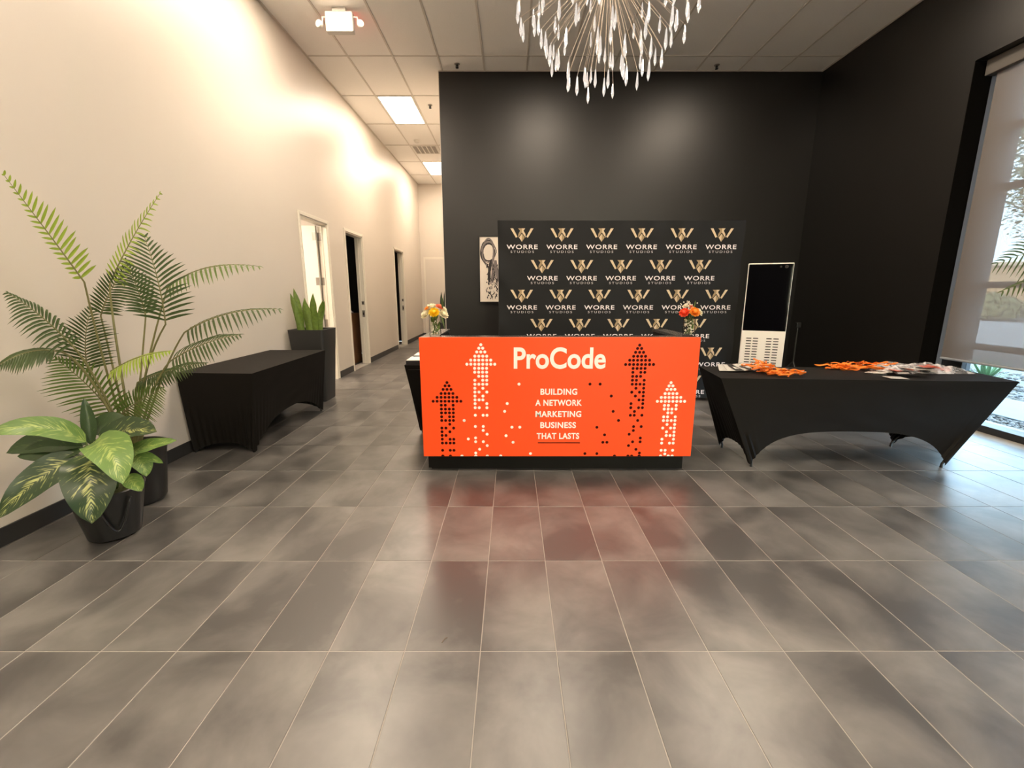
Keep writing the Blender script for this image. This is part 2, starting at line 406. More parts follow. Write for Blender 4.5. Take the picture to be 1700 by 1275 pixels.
DARK_DOTS = [(-0.492,0.74),(-0.507,0.715),(-0.477,0.715),(-0.523,0.687),(-0.493,0.687),(-0.463,0.687),(-0.539,0.655),(-0.509,0.655),(-0.479,0.655),(-0.449,0.655),(-0.571,0.625),(-0.54,0.625),(-0.51,0.625),(-0.48,0.625),(-0.45,0.625),(-0.42,0.625),(-0.602,0.594),(-0.572,0.594),(-0.541,0.594),(-0.511,0.594),(-0.481,0.594),(-0.451,0.594),(-0.42,0.594),(-0.39,0.594),(-0.541,0.563),(-0.51,0.563),(-0.45,0.563),(-0.541,0.532),(-0.51,0.532),(-0.48,0.532),(-0.45,0.532),(-0.541,0.502),(-0.51,0.502),(-0.48,0.502),(-0.45,0.502),(-0.541,0.471),(-0.48,0.471),(-0.451,0.471),(-0.541,0.441),(-0.511,0.441),(-0.48,0.441),(-0.451,0.441),(-0.48,0.411),(-0.542,0.38),(-0.511,0.38),(-0.451,0.38),(-0.542,0.35),(-0.481,0.35),(-0.542,0.32),(-0.512,0.32),(-0.542,0.29),(-0.481,0.289),(-0.452,0.289),(-0.542,0.258),(-0.512,0.258),(-0.481,0.258),(-0.452,0.258),(-0.542,0.198),(-0.482,0.198),(-0.453,0.198),(0.954,1.025),(0.94,1.0),(0.97,1.0),(0.927,0.971),(0.957,0.971),(0.986,0.971),(0.914,0.941),(0.944,0.941),(0.973,0.941),(1.003,0.941),(0.886,0.911),(0.915,0.911),(0.945,0.911),(0.975,0.911),(1.005,0.911),(1.035,0.911),(0.857,0.879),(0.887,0.879),(0.917,0.879),(0.947,0.879),(0.977,0.879),(1.007,0.879),(1.037,0.879),(1.067,0.879),(0.915,0.849),(0.945,0.849),(0.975,0.849),(1.005,0.849),(0.915,0.819),(0.975,0.819),(1.005,0.819),(0.915,0.788),(0.945,0.788),(0.975,0.788),(0.915,0.758),(0.945,0.758),(1.004,0.758),(0.915,0.727),(0.945,0.727),(0.974,0.727),(1.004,0.726),(0.945,0.696),(1.004,0.696),(0.915,0.665),(0.974,0.665),(1.004,0.665),(0.944,0.635),(1.004,0.635),(0.974,0.604),(1.004,0.604),(0.914,0.575),(1.004,0.575),(0.914,0.543),(0.974,0.543),(1.003,0.543),(0.944,0.513),(0.914,0.483),(0.944,0.483),(1.003,0.483),(0.973,0.441),(0.944,0.392),(1.003,0.392),(0.944,0.36),(0.913,0.33),(1.002,0.299),(0.943,0.268),(1.002,0.268),(0.913,0.237),(0.973,0.206),(1.002,0.176),(0.594,0.728),(0.671,0.728),(0.76,0.635),(0.78,0.514),(0.825,0.441),(0.66,0.386),(0.722,0.325),(0.711,0.264),(0.743,0.264),(0.574,0.171),(0.668,0.171)]
HALF_W = [-0.391, -0.283, -0.192, -0.088, 1.169, 1.23, 1.261]
HALF_D = [-0.542, -0.482, 0.807, 0.913, 0.942, 1.001]
PALM = [
([(-2.567, 2.82, 0.422), (-2.559, 2.75, 0.869), (-2.455, 2.6, 1.469)], (-2.492, 2.5, 1.708), (-2.546, 2.38, 1.986), 0.145, 'up', 1) ,
([(-2.565, 2.85, 0.412), (-2.598, 2.9, 1.208), (-2.612, 2.95, 1.477)], (-2.426, 2.9, 1.709), (-2.132, 2.85, 1.994), 0.13, 'mid', 1) ,
([(-2.496, 2.8, 0.429), (-2.333, 2.75, 0.869), (-2.065, 2.65, 1.225)], (-2.013, 2.6, 1.463), (-2.083, 2.62, 1.716), 0.19, 'flat', 0) ,
([(-2.541, 2.85, 0.412), (-2.418, 2.85, 0.849), (-2.173, 2.85, 1.438)], (-1.916, 2.8, 1.61), (-1.501, 2.7, 1.562), 0.13, 'droop', 2) ,
([(-2.48, 2.8, 0.429), (-2.266, 2.8, 0.859), (-2.035, 2.75, 1.166)], (-1.743, 2.7, 1.323), (-1.384, 2.65, 1.314), 0.14, 'droop', 0) ,
([(-2.46, 2.75, 0.447), (-2.272, 2.7, 0.763), (-2.076, 2.65, 1.0)], (-1.828, 2.6, 1.134), (-1.573, 2.55, 1.17), 0.15, 'mid', 0) ,
([(-2.553, 2.85, 0.412), (-2.473, 2.85, 0.644), (-2.405, 2.9, 0.831)], (-2.203, 2.9, 0.941), (-2.002, 2.85, 0.957), 0.1, 'mid', 0) ,
([(-2.64, 2.9, 0.394), (-2.7, 2.95, 0.871), (-2.72, 2.95, 1.26)], (-2.637, 2.95, 1.431), (-2.484, 2.95, 1.584), 0.12, 'flat', 0) ,
([(-2.61, 2.9, 0.394), (-2.543, 2.95, 0.787), (-2.446, 2.98, 1.258)], (-2.457, 2.98, 1.431), (-2.498, 2.95, 1.614), 0.13, 'mid', 0) ,
([(-2.469, 2.7, 0.464), (-2.473, 2.6, 0.824), (-2.468, 2.48, 1.102)], (-2.504, 2.38, 1.302), (-2.548, 2.28, 1.406), 0.14, 'droop', 0) ,
([(-2.598, 2.85, 0.412), (-2.706, 2.85, 0.685), (-2.727, 2.8, 0.91)], (-2.689, 2.75, 1.099), (-2.593, 2.75, 1.303), 0.18, 'flat', 0) ,
([(-2.423, 2.65, 0.482), (-2.482, 2.55, 0.908), (-2.514, 2.42, 1.093)], (-2.557, 2.32, 1.132), (-2.623, 2.22, 1.042), 0.085, 'droop', 0) ,
([(-2.503, 2.75, 0.447), (-2.498, 2.72, 0.551), (-2.498, 2.68, 0.631)], (-2.486, 2.55, 0.89), (-2.553, 2.45, 1.038), 0.19, 'flat', 2) ,
([(-2.574, 2.85, 0.412), (-2.553, 2.8, 0.739), (-2.509, 2.72, 0.928)], (-2.276, 2.65, 1.044), (-2.034, 2.6, 1.069), 0.12, 'droop', 1) ,
([(-2.545, 2.8, 0.429), (-2.55, 2.78, 0.548), (-2.527, 2.74, 0.633)], (-2.349, 2.7, 0.755), (-2.155, 2.66, 0.826), 0.15, 'flat', 2) ,
([(-2.565, 2.85, 0.412), (-2.506, 2.85, 0.685), (-2.425, 2.8, 0.839)], (-2.25, 2.75, 0.908), (-2.081, 2.7, 0.947), 0.11, 'mid', 0) ,
]
DIEFF = [
((-2.431, 2.4, 0.573), (-2.506, 2.3, 0.758), (-2.686, 2.15, 0.699), 0.062, 1) ,
((-2.455, 2.42, 0.551), (-2.598, 2.38, 0.63), (-2.783, 2.3, 0.545), 0.075, 0) ,
((-2.45, 2.4, 0.533), (-2.562, 2.33, 0.559), (-2.724, 2.3, 0.528), 0.07, 0) ,
((-2.44, 2.38, 0.486), (-2.525, 2.25, 0.502), (-2.673, 2.1, 0.257), 0.085, 2) ,
((-2.38, 2.36, 0.523), (-2.169, 2.13, 0.501), (-2.187, 2.1, 0.233), 0.118, 2) ,
((-2.347, 2.36, 0.587), (-2.091, 2.2, 0.673), (-2.003, 2.12, 0.446), 0.1, 1) ,
((-2.211, 2.38, 0.515), (-2.066, 2.36, 0.566), (-1.858, 2.33, 0.608), 0.042, 1) ,
((-2.224, 2.42, 0.5), (-2.111, 2.4, 0.497), (-1.995, 2.38, 0.453), 0.03, 1) ,
((-2.158, 2.38, 0.486), (-2.08, 2.36, 0.487), (-2.07, 2.34, 0.39), 0.05, 1) ,
((-2.45, 2.44, 0.544), (-2.437, 2.45, 0.68), (-2.455, 2.46, 0.813), 0.035, 0) ,
((-2.468, 2.48, 0.612), (-2.355, 2.5, 0.683), (-2.258, 2.5, 0.635), 0.07, 0) ,
((-2.376, 2.42, 0.562), (-2.2, 2.4, 0.677), (-1.985, 2.36, 0.65), 0.085, 2) ,
((-2.163, 2.32, 0.402), (-2.092, 2.28, 0.384), (-2.037, 2.26, 0.339), 0.045, 1) ,
]
# ------------------------------------------------------------------ the setting: floor
TW, TL_, JT = 0.3048, 0.6096, 0.0036
GX, GY = 0.1789, 1.5159
fl = root('floor')
MB().box(XL - 0.2, XR + 0.4, YF, YE, -0.08, -0.0018).build('grout_bed', M['grout'], fl)
def pix(X, Y, Z):
    c, s = math.cos(R(11.7465)), math.sin(R(11.7465))
    Z -= 1.4109
    zc = Y * c - Z * s
    if zc < 0.05:
        return None
    return 850 + 732.14 * X / zc, 637.5 - 732.14 * (Z * c + Y * s) / zc
cells = []
for i in range(-12, 16):
    for j in range(-11, 23):
        x0 = max(GX + i * TW, XL); x1 = min(GX + (i + 1) * TW, XR)
        y0 = GY + j * TL_; y1 = y0 + TL_
        y0 = max(y0, YF); y1 = min(y1, YE)
        if y0 > YB - 0.3 and x0 > XH - 0.02:
            continue
        if y1 > YB and y0 < YB and x0 >= XH:
            y1 = YB
        if y0 > YB and x1 > XH:
            x1 = XH
        if x1 - x0 < 0.02 or y1 - y0 < 0.02:
            continue
        pp = [pix(x, y, 0) for x in (x0, x1) for y in (y0, y1)]
        vis = 0.0
        if all(pp):
            u = [p[0] for p in pp]; v = [p[1] for p in pp]
            if max(u) > -20 and min(u) < 1720 and min(v) < 1290:
                vis = (max(u) - min(u)) * (max(v) - min(v))
        cells.append((vis, x0 + JT / 2, x1 - JT / 2, y0 + JT / 2, y1 - JT / 2))
cells.sort(reverse=True)
full = (TW - JT, TL_ - JT)
tb = MB(); bm = bmesh.new(); bmesh.ops.create_cube(bm, size=1)
for v in bm.verts:
    v.co = Vector((v.co.x * full[0], v.co.y * full[1], v.co.z * 0.008 - 0.004))
bmesh.ops.bevel(bm, geom=[e for e in bm.edges if all(v.co.z > -0.001 for v in e.verts)], offset=0.0012, segments=1, affect='EDGES')
tb.from_bm(bm); bm.free()
tile_me = tb.mesh('tile', M['tile'])
rest = MB()
for k, (vis, x0, x1, y0, y1) in enumerate(cells):
    if k < 300 and vis > 0:
        o = link('tile', tile_me, fl, ((x0 + x1) / 2, (y0 + y1) / 2, rnd.uniform(-0.0004, 0)))
        o.scale = ((x1 - x0) / full[0], (y1 - y0) / full[1], 1)
    else:
        rest.box(x0, x1, y0, y1, -0.008, 0)
o = rest.build('tile_field', M['tile'], fl); o['kind'] = 'stuff'

# ------------------------------------------------------------------ ceiling: tiles in a metal grid
CX0, CW, CY0, CL = -2.31, 0.634, 7.01, 1.28
ce = root('ceiling')
MB().box(XL - 0.2, XR + 0.45, YF - 0.1, YE + 0.1, ZC + 0.02, ZC + 0.25).build('roof_deck', M['grid'], ce)
def lit(i, j):
    return (i % 4 == 0 and 0 <= i <= 8 and j in (-2, -5, -8)) or (i == 0 and j in (1, 4))
ct = MB().bevbox(-(CW - 0.02) / 2, (CW - 0.02) / 2, -(CL - 0.02) / 2, (CL - 0.02) / 2, 0.0, 0.014, 0.004).mesh('ceiling_tile', M['ceil'])
crest = MB()
light_cells = []
for i in range(-1, 12):
    for j in range(-10, 6):
        x0 = max(CX0 + i * CW, XL); x1 = min(CX0 + (i + 1) * CW, XR); y0 = max(CY0 + j * CL, YF); y1 = min(CY0 + (j + 1) * CL, YE)
        if y0 > YB - 0.05 and x0 > XH - 0.05:
            continue
        if y0 > YB and x1 > XH:
            x1 = XH
        if x1 - x0 < 0.04 or y1 - y0 < 0.04:
            continue
        if lit(i, j):
            light_cells.append((i, j, x0, x1, y0, y1)); continue
        if y0 > 4.2:
            o = link('ceiling_tile', ct, ce, ((x0 + x1) / 2, (y0 + y1) / 2, ZC + 0.003))
            o.scale = ((x1 - x0 - 0.02) / (CW - 0.02), (y1 - y0 - 0.02) / (CL - 0.02), 1)
        else:
            crest.box(x0 + 0.01, x1 - 0.01, y0 + 0.01, y1 - 0.01, ZC + 0.003, ZC + 0.017)
o = crest.build('ceiling_tile_field', M['ceil'], ce); o['kind'] = 'stuff'
for i in range(0, 12):
    x = CX0 + i * CW
    ye = YE if x < XH else YB
    MB().box(x - 0.012, x + 0.012, YF, ye, ZC - 0.004, ZC + 0.012).build('grid_runner', M['grid'], ce)
for j in range(-9, 6):
    y = CY0 + j * CL
    xe = XR if y < YB else XH
    MB().box(XL, xe, y - 0.012, y + 0.012, ZC - 0.0035, ZC + 0.0125).build('grid_cross_bar', M['grid'], ce)
for nm, b in (('left', (XL, XL + 0.025, YF, YE)), ('right', (XR - 0.025, XR, YF, YB)), ('back', (XH, XR, YB - 0.025, YB))):
    MB().box(*b, ZC - 0.003, ZC + 0.012).build('edge_angle', M['grid'], ce)

LIGHT_LABELS = {
    (0, -2): 'lit ceiling panel just in front of the white twin-headed emergency light',
    (4, -2): 'lit ceiling panel half hidden behind the crystal chandelier',
    (8, -2): 'lit ceiling panel over the covered table with orange lanyards',
    (0, 1): 'large bright ceiling panel at the near end of the hallway',
    (0, 4): 'small bright ceiling panel deep in the hallway beyond the air vent'}
def ceiling_light(i, j, x0, x1, y0, y1):
    lab = LIGHT_LABELS.get((i, j)) or 'unseen lit ceiling panel %s, %s' % ('over the middle of the lobby' if j == -5 else 'by the glazed entrance', {0: 'on the cream wall side', 4: 'in the centre row', 8: 'on the window side'}[i])
    t = thing('ceiling_light', lab, 'ceiling light', ((x0 + x1) / 2, (y0 + y1) / 2, ZC - 0.006), group='recessed ceiling light panels')
    w = (x1 - x0) / 2 - 0.008; l = (y1 - y0) / 2 - 0.008
    f = MB()
    f.box(-w, -w + 0.03, -l, l, 0, 0.06); f.box(w - 0.03, w, -l, l, 0, 0.06)
    f.box(-w + 0.03, w - 0.03, -l, -l + 0.03, 0, 0.06); f.box(-w + 0.03, w - 0.03, l - 0.03, l, 0, 0.06)
    f.build('frame', M['white_metal'], t)
    MB().box(-w + 0.03, w - 0.03, -l + 0.03, l - 0.03, 0.008, 0.02).build('diffuser', M['panel'], t)
for c in light_cells:
    ceiling_light(*c)

# ------------------------------------------------------------------ walls
DOORS = [(6.34, 7.24), (8.00, 8.87), (11.24, 12.12)]
DH = 2.45
wl = MB()
ys = [YF] + [v for d in DOORS for v in d] + [YE]
for k in range(0, len(ys), 2):
    wl.box(XL - 0.13, XL, ys[k], ys[k + 1], 0, ZC + 0.02)
for d in DOORS:
    wl.box(XL - 0.13, XL, d[0], d[1], DH, ZC + 0.02)
structure(wl.build('wall_left', M['paint']))
structure(MB().box(XH, XR + 0.45, YB, YB + 0.15, 0, ZC + 0.02).build('wall_back', M['black_paint']))
structure(MB().box(XH, XH + 0.14, YB + 0.151, YE, 0, ZC + 0.02).build('wall_hall', M['paint']))
structure(MB().box(XL - 0.13, XH + 0.14, YE, YE + 0.14, 0, ZC + 0.02).build('wall_hall_end', M['paint']))
FX0, FX1, FZ = 1.1, 4.5, 3.3
structure(MB().box(XL - 0.13, FX0, YF - 0.14, YF, 0, ZC + 0.02).box(FX1, XR + 0.45, YF - 0.14, YF, 0, ZC + 0.02).box(FX0, FX1, YF - 0.14, YF, FZ, ZC + 0.02).build('wall_front', M['black_paint']))
w2 = root('window_2')      # unseen glazed entrance behind the camera, added for daylight from the front
for x in (FX0, 2.2, 3.3, FX1 - 0.06):
    MB().bevbox(x, x + 0.06, YF - 0.1, YF - 0.04, 0, FZ, 0.004).build('mullion', M['steel_dark'], w2)
for z in (0.0, 2.2, FZ - 0.06):
    MB().bevbox(FX0 + 0.06, FX1 - 0.06, YF - 0.095, YF - 0.045, z, z + 0.06, 0.004).build('transom', M['steel_dark'], w2)
for x0, x1 in ((FX0 + 0.06, 2.2), (2.26, 3.3), (3.36, FX1 - 0.06)):
    for z0, z1 in ((0.06, 2.2), (2.26, FZ - 0.06)):
        MB().box(x0, x1, YF - 0.073, YF - 0.067, z0, z1).build('pane', M['warmed_glass'], w2)
structure(MB().box(XH - 0.008, XH, YB - 0.004, YB + 0.16, 0, ZC + 0.0).build('trim_1', M['paint']))
WY0, WY1, WZ = 1.3, 5.02, 3.70
wr = MB()
wr.box(XR, XR + 0.40, WY1, YB, 0, ZC + 0.02); wr.box(XR, XR + 0.40, YF, WY0, 0, ZC + 0.02); wr.box(XR, XR + 0.40, WY0, WY1, WZ, ZC + 0.02)
structure(wr.build('wall_right', M['black_paint']))
for a, b in ((YF, DOORS[0][0] - 0.05), (DOORS[0][1] + 0.05, DOORS[1][0] - 0.05), (DOORS[1][1] + 0.05, DOORS[2][0] - 0.05), (DOORS[2][1] + 0.05, YE)):
    structure(MB().bevbox(XL, XL + 0.011, a, b, 0, 0.108, 0.003).build('baseboard_left', M['baseboard']))
structure(MB().bevbox(XL, XH, YE - 0.011, YE, 0, 0.108, 0.003).build('baseboard_hall_end', M['baseboard']))
structure(MB().bevbox(XH, XR, YB - 0.011, YB, 0, 0.108, 0.003).build('baseboard_back', M['black_paint']))
structure(MB().bevbox(XR - 0.011, XR, WY1, YB, 0, 0.108, 0.003).build('baseboard_right', M['black_paint']))
# side rooms behind the doors
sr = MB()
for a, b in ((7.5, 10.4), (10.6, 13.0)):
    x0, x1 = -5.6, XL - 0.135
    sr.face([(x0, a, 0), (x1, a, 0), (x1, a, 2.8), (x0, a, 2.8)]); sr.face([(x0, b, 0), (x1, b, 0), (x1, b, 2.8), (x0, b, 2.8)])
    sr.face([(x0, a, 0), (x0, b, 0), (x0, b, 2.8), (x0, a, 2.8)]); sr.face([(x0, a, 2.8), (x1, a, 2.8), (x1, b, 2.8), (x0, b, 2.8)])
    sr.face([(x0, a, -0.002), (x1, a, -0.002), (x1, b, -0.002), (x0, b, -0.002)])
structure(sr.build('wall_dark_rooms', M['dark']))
s1 = MB(); x0, x1, a, b = -5.4, XL - 0.135, 4.6, 7.4
s1.box(x0 - 0.1, x0, a, b, 0, 2.8).box(x0, x1, a - 0.1, a, 0, 2.8).box(x0, x1, b, b + 0.05, 0, 2.8).box(x0, x1, a, b, 2.8, 2.9).box(x0, x1, a, b, -0.05, -0.002)
structure(s1.build('wall_lit_room', M['paint']))
t = thing('ceiling_light', 'lit ceiling panel inside the room behind the half open white door', 'ceiling light', (-3.9, 6.0, 2.75), group='recessed ceiling light panels')
MB().box(-0.3, 0.3, -0.6, 0.6, 0.0, 0.04).build('frame', M['white_metal'], t)
MB().box(-0.27, 0.27, -0.57, 0.57, -0.006, 0.0).build('diffuser', M['panel'], t)

# doors
for n, (a, b) in enumerate(DOORS):
    d = root('door_%d' % (n + 1))
    cw = 0.05
    for nm, y0, y1 in (('jamb', a - 0.001, a + 0.02), ('jamb', b - 0.02, b + 0.001)):
        MB().box(XL - 0.131, XL + 0.002, y0, y1, 0, DH).build(nm, M['trim'], d)
    MB().box(XL - 0.131, XL + 0.002, a, b, DH - 0.02, DH).build('head_jamb', M['trim'], d)
    for y0, y1 in ((a - cw, a), (b, b + cw)):
        c = MB().bevbox(XL - 0.002, XL + 0.016, y0, y1, 0, DH + cw, 0.004).build('casing', M['trim'], d)
        MB().box(XL + 0.016, XL + 0.021, y0 + 0.012, y1 - 0.022, 0, DH + 0.03).build('casing_bead', M['trim'], c)
    MB().bevbox(XL - 0.002, XL + 0.016, a, b, DH, DH + cw, 0.004).build('head_casing', M['trim'], d)
    MB().box(XL - 0.085, XL - 0.07, a + 0.02, a + 0.032, 0, DH - 0.02).build('stop', M['trim'], d)
    MB().box(XL - 0.085, XL - 0.07, b - 0.032, b - 0.02, 0, DH - 0.02).build('stop', M['trim'], d)
    if n == 0:
        lf = MB().bevbox(XL - 1.02, XL - 0.145, b - 0.085, b - 0.04, 0.01, DH - 0.03, 0.003).build('door_leaf', M['door'], d)
        for z in (2.26, 1.58, 0.92, 0.26):
            h = MB()
            h.box(XL - 0.142, XL - 0.09, b - 0.024, b - 0.019, z - 0.06, z + 0.06)
            h.box(XL - 0.200, XL - 0.147, b - 0.0885, b - 0.084, z - 0.06, z + 0.06)
            h.tube([(XL - 0.145, b - 0.035, z - 0.06), (XL - 0.145, b - 0.035, z + 0.06)], 0.009, 8)
            h.build('hinge', M['chrome'], d)
    else:
        s = MB().box(XL - 0.07, XL - 0.02, b - 0.0215, b - 0.019, 0.93, 1.06).build('strike_plate', M['chrome'], d)
        MB().box(XL - 0.055, XL - 0.035, b - 0.023, b - 0.021, 0.97, 1.02).build('latch_hole', M['slot'], s)
        s = MB().box(XL - 0.07, XL - 0.02, b - 0.0215, b - 0.019, 1.17, 1.24).build('strike_plate', M['chrome'], d)
        MB().box(XL - 0.055, XL - 0.035, b - 0.023, b - 0.021, 1.19, 1.22).build('latch_hole', M['slot'], s)
# hall end: door edge and small fittings
d = root('door_4')
MB().bevbox(-2.80, -1.75, YE - 0.02, YE - 0.001, 0, 2.5, 0.004).build('casing', M['trim'], d)
lf = MB().bevbox(-2.74, -1.81, YE - 0.035, YE - 0.02, 0.01, 2.44, 0.004).build('door_leaf', M['paint'], d)
k = MB().tube([(-2.66, YE - 0.035, 1.02), (-2.66, YE - 0.09, 1.02)], 0.03, 12).build('lever', M['chrome'], lf)

# ------------------------------------------------------------------ window with roller shade
XG = 5.00
w = root('window_1')
def bar(nm, y0, y1, z0, z1, x0=XG - 0.05, x1=XG + 0.05, m='steel_dark'):
    return MB().bevbox(x0, x1, y0, y1, z0, z1, 0.004).build(nm, M[m], w)
bar('sill', WY0, WY1, 0.0, 0.07, 4.84, XG + 0.08)
bar('head', WY0, WY1, WZ - 0.1, WZ - 0.002)
bar('mullion', 4.79, 5.008, 0.07, WZ - 0.1)
bar('mullion', WY0, WY0 + 0.08, 0.07, WZ - 0.1)
bar('mullion', 2.9, 2.98, 0.07, WZ - 0.1)
for z in (0.845, 1.485, 2.455, 3.03):
    for y0, y1 in ((WY0 + 0.08, 2.9), (2.98, 4.79)):
        bar('transom', y0, y1, z - 0.032, z + 0.032, XG - 0.04, XG + 0.04)
MB().box(4.875, 4.94, WY1 - 0.008, WY1 - 0.001, 0.07, WZ - 0.02).build('reveal', M['alu'], w)  # pale strip stands in for the daylight beside the shade edge
MB().box(XR + 0.001, 4.874, WY1 - 0.007, WY1 - 0.001, 0.0, WZ - 0.02).build('added_reveal_liner', M['jamb_black'], w)  # liner added to keep blue daylight sheen off the jamb
zs = [0.07, 0.845, 1.485, 2.455, 3.03, WZ - 0.1]
for y0, y1 in ((2.98, 4.79), (WY0 + 0.08, 2.9)):
    for a, b in zip(zs[:-1], zs[1:]):
        MB().box(XG - 0.003, XG + 0.003, y0, y1, a, b).build('pane', M['glass'], w)
sh = thing('roller_shade', 'translucent grey mesh roller shade pulled most of the way down the tall window', 'window shade', (4.83, 0, 0))
MB().box(-0.0006, 0.0006, WY0 + 0.1, 4.92, 0.70, 3.56).build('mesh_cloth', M['shade'], sh)
MB().tube([(0, WY0 + 0.1, 0.69), (0, 4.92, 0.69)], 0.013, 8).build('hem_bar', M['alu'], sh)
MB().bevbox(-0.05, 0.05, WY0 + 0.03, WY1 - 0.02, 3.55, WZ - 0.003, 0.006).build('cassette', mat('shade cassette', (0.09, 0.08, 0.072), 0.5), sh)
# ------------------------------------------------------------------ reception desk with orange front
YP = 3.28
desk = thing('reception_desk', 'U-shaped reception desk with bright orange front panel and rows of dots', 'reception desk', (0.3575, YP, 0))
dx = 0.3575
MB().bevbox(-1.0495, 1.0495, 0.0, 0.02, 0.148, 1.083, 0.002).build('front_panel', M['orange'], desk)
MB().box(-1.012, 1.033, 0.11, 0.13, 0.0, 0.148).build('toe_kick', M['laminate'], desk)
MB().box(-1.04, 1.04, 0.021, 0.13, 0.149, 1.06).build('front_wall', M['laminate'], desk)
for s in (-1, 1):
    x0, x1 = (-1.04, -0.93) if s < 0 else (0.93, 1.04)
    MB().box(x0, x1, 0.132, 0.75, 0.0, 1.06).build('side_wall', M['laminate'], desk)
MB().bevbox(-1.048, 1.048, 0.021, 0.15, 1.061, 1.083, 0.003).build('countertop', M['counter'], desk)
for s in (-1, 1):
    x0, x1 = (-1.048, -0.92) if s < 0 else (0.92, 1.048)
    MB().bevbox(x0, x1, 0.151, 0.77, 1.061, 1.083, 0.003).build('countertop', M['counter'], desk)
def disc(mb, x, z, r, y, lo=None, n=14):
    pts = [(x + r * math.cos(2 * math.pi * k / n), y, z + r * math.sin(2 * math.pi * k / n)) for k in range(n)]
    if lo is not None:
        pts = [(p[0], p[1], max(p[2], lo)) for p in pts if p[2] > lo - 0.004]
    mb.face(pts)
for nm, dots, half, m in (('printed_white_dots', WHITE_DOTS, HALF_W, 'print_white'), ('printed_dark_dots', DARK_DOTS, HALF_D, 'print_dark')):
    mb = MB()
    for x, z in dots:
        disc(mb, x - dx, z, 0.0115, -0.0008)
    for x in half:
        disc(mb, x - dx, 0.150, 0.0125, -0.0008, lo=0.149)
    o = mb.build(nm, M[m], desk); o['kind'] = 'stuff'
mb = MB(); add_flat(mb, text_flat('ProCode', 0.692, 0.158, bold=0.024), 0.3605 - dx, -0.0009, 0.852); mb.build('printed_title', M['print_white'], desk)
mb = MB()
for body, z, w in (('BUILDING', 0.670, 0.280), ('A NETWORK', 0.583, 0.358), ('MARKETING', 0.494, 0.353), ('BUSINESS', 0.405, 0.276), ('THAT LASTS', 0.317, 0.331)):
    add_flat(mb, text_flat(body, w, 0.047, bold=0.028, spacing=1.08), 0.359 - dx, -0.0009, z - 0.0235)
o = mb.build('printed_slogan', M['print_white'], desk); o['kind'] = 'stuff'
MB().box(0.204 - dx, 0.533 - dx, -0.0009, -0.0002, 0.2565, 0.2635).build('printed_underline', M['print_dark'], desk)

# ------------------------------------------------------------------ tables under black stretch covers
def stretch_table(name, label, top, feet, zt, arches, npow, fz=0.02):
    cx = sum(p[0] for p in top) / 4; cy = sum(p[1] for p in top) / 4
    t = thing(name, label, 'table', (cx, cy, 0), group='tables under black stretch covers')
    T = [Vector((p[0] - cx, p[1] - cy, zt)) for p in top]; F = [Vector((p[0] - cx, p[1] - cy, fz)) for p in feet]
    mb = MB(); nu, nv = 84, 18
    for i in range(4):
        a, b, fa, fb = T[i], T[(i + 1) % 4], F[i], F[(i + 1) % 4]
        out = (b - a).cross(Vector((0, 0, 1))).normalized(); ln = (b - a).length
        grid = []
        for jv in range(nv + 1):
            row = []
            for ju in range(nu + 1):
                u = ju / nu
                top_p = a.lerp(b, u); bot = fa.lerp(fb, u)
                hem = arches[i] * (1 - abs(2 * u - 1) ** npow)
                v = (jv / nv) * (1 - hem / (zt - fz))
                p = top_p.lerp(bot, v)
                # the cloth is drawn in between the legs and gathers above each foot
                p = p - out * (0.05 * math.sin(math.pi * u) * (v ** 1.5))
                e = min(u, 1 - u) * ln
                g = math.exp(-e / 0.14) * max(0, v - 0.25)
                p = p + out * (0.022 * g * math.sin(e * 100))
                p = p + out * (0.006 * noise.noise((u * ln * 3.5, v * 9, i * 7.0)) * math.sin(math.pi * u))
                if jv == 0:
                    p = top_p.copy()
                elif jv == 1:
                    pass
                row.append(p)
            grid.append(row)
        mb.quad_grid(grid)
    # top surface, very slightly sagging
    n = 12
    tg = [[T[0].lerp(T[1], i / n).lerp(T[3].lerp(T[2], i / n), j / n) + Vector((0, 0, 0.0005 + 0.0015 * math.sin(i * 1.3) * math.sin(j * 0.9 + i)) if 0 < i < n and 0 < j < n else (0, 0, 0)) for i in range(n + 1)] for j in range(n + 1)]
    mb.quad_grid(tg)
    mb.build('stretch_cover', M['spandex'], t, smooth=True, sharp=45)
    inn = 0.03
    c = Vector((0, 0, zt))
    MB().face([p.lerp(c, 0.03) - Vector((0, 0, 0.012)) for p in T]).face([p.lerp(c, 0.03) - Vector((0, 0, 0.045)) for p in T[::-1]]).build('tabletop', M['card_white'], t)
    for k in range(4):
        f = F[k] - Vector((math.copysign(0.014, F[k].x), math.copysign(0.014, F[k].y), 0)); f.z = 0.0
        h = T[k] - Vector((math.copysign(0.05, T[k].x), math.copysign(0.05, T[k].y), 0)); h.z = zt - 0.05
        MB().tube([f + Vector((0, 0, 0.0)), f + Vector((0, 0, 0.03)), f.lerp(h, 0.5), h], 0.016, 8, radii=[0.011, 0.009, 0.008, 0.008]).build('leg', M['black_metal'], t)
    return t
stretch_table('covered_table', 'black covered table against the cream wall beside the tall planter, nothing on it',
              [(-2.19, 3.655), (-2.215, 5.21), (-2.872, 5.21), (-2.868, 3.70)], [(-2.31, 3.76), (-2.30, 5.19), (-2.865, 5.19), (-2.86, 3.76)],
              0.74, (0.25, 0.10, 0.0, 0.075), 2.4, 0.003)
stretch_table('covered_table', 'long black covered table by the window strewn with orange lanyards',
              [(1.668, 3.45), (3.885, 3.304), (4.003, 3.902), (1.733, 4.035)], [(1.965, 3.42), (3.548, 3.40), (3.555, 3.93), (1.935, 3.90)],
              0.74, (0.285, 0.13, 0.285, 0.12), 3.2)
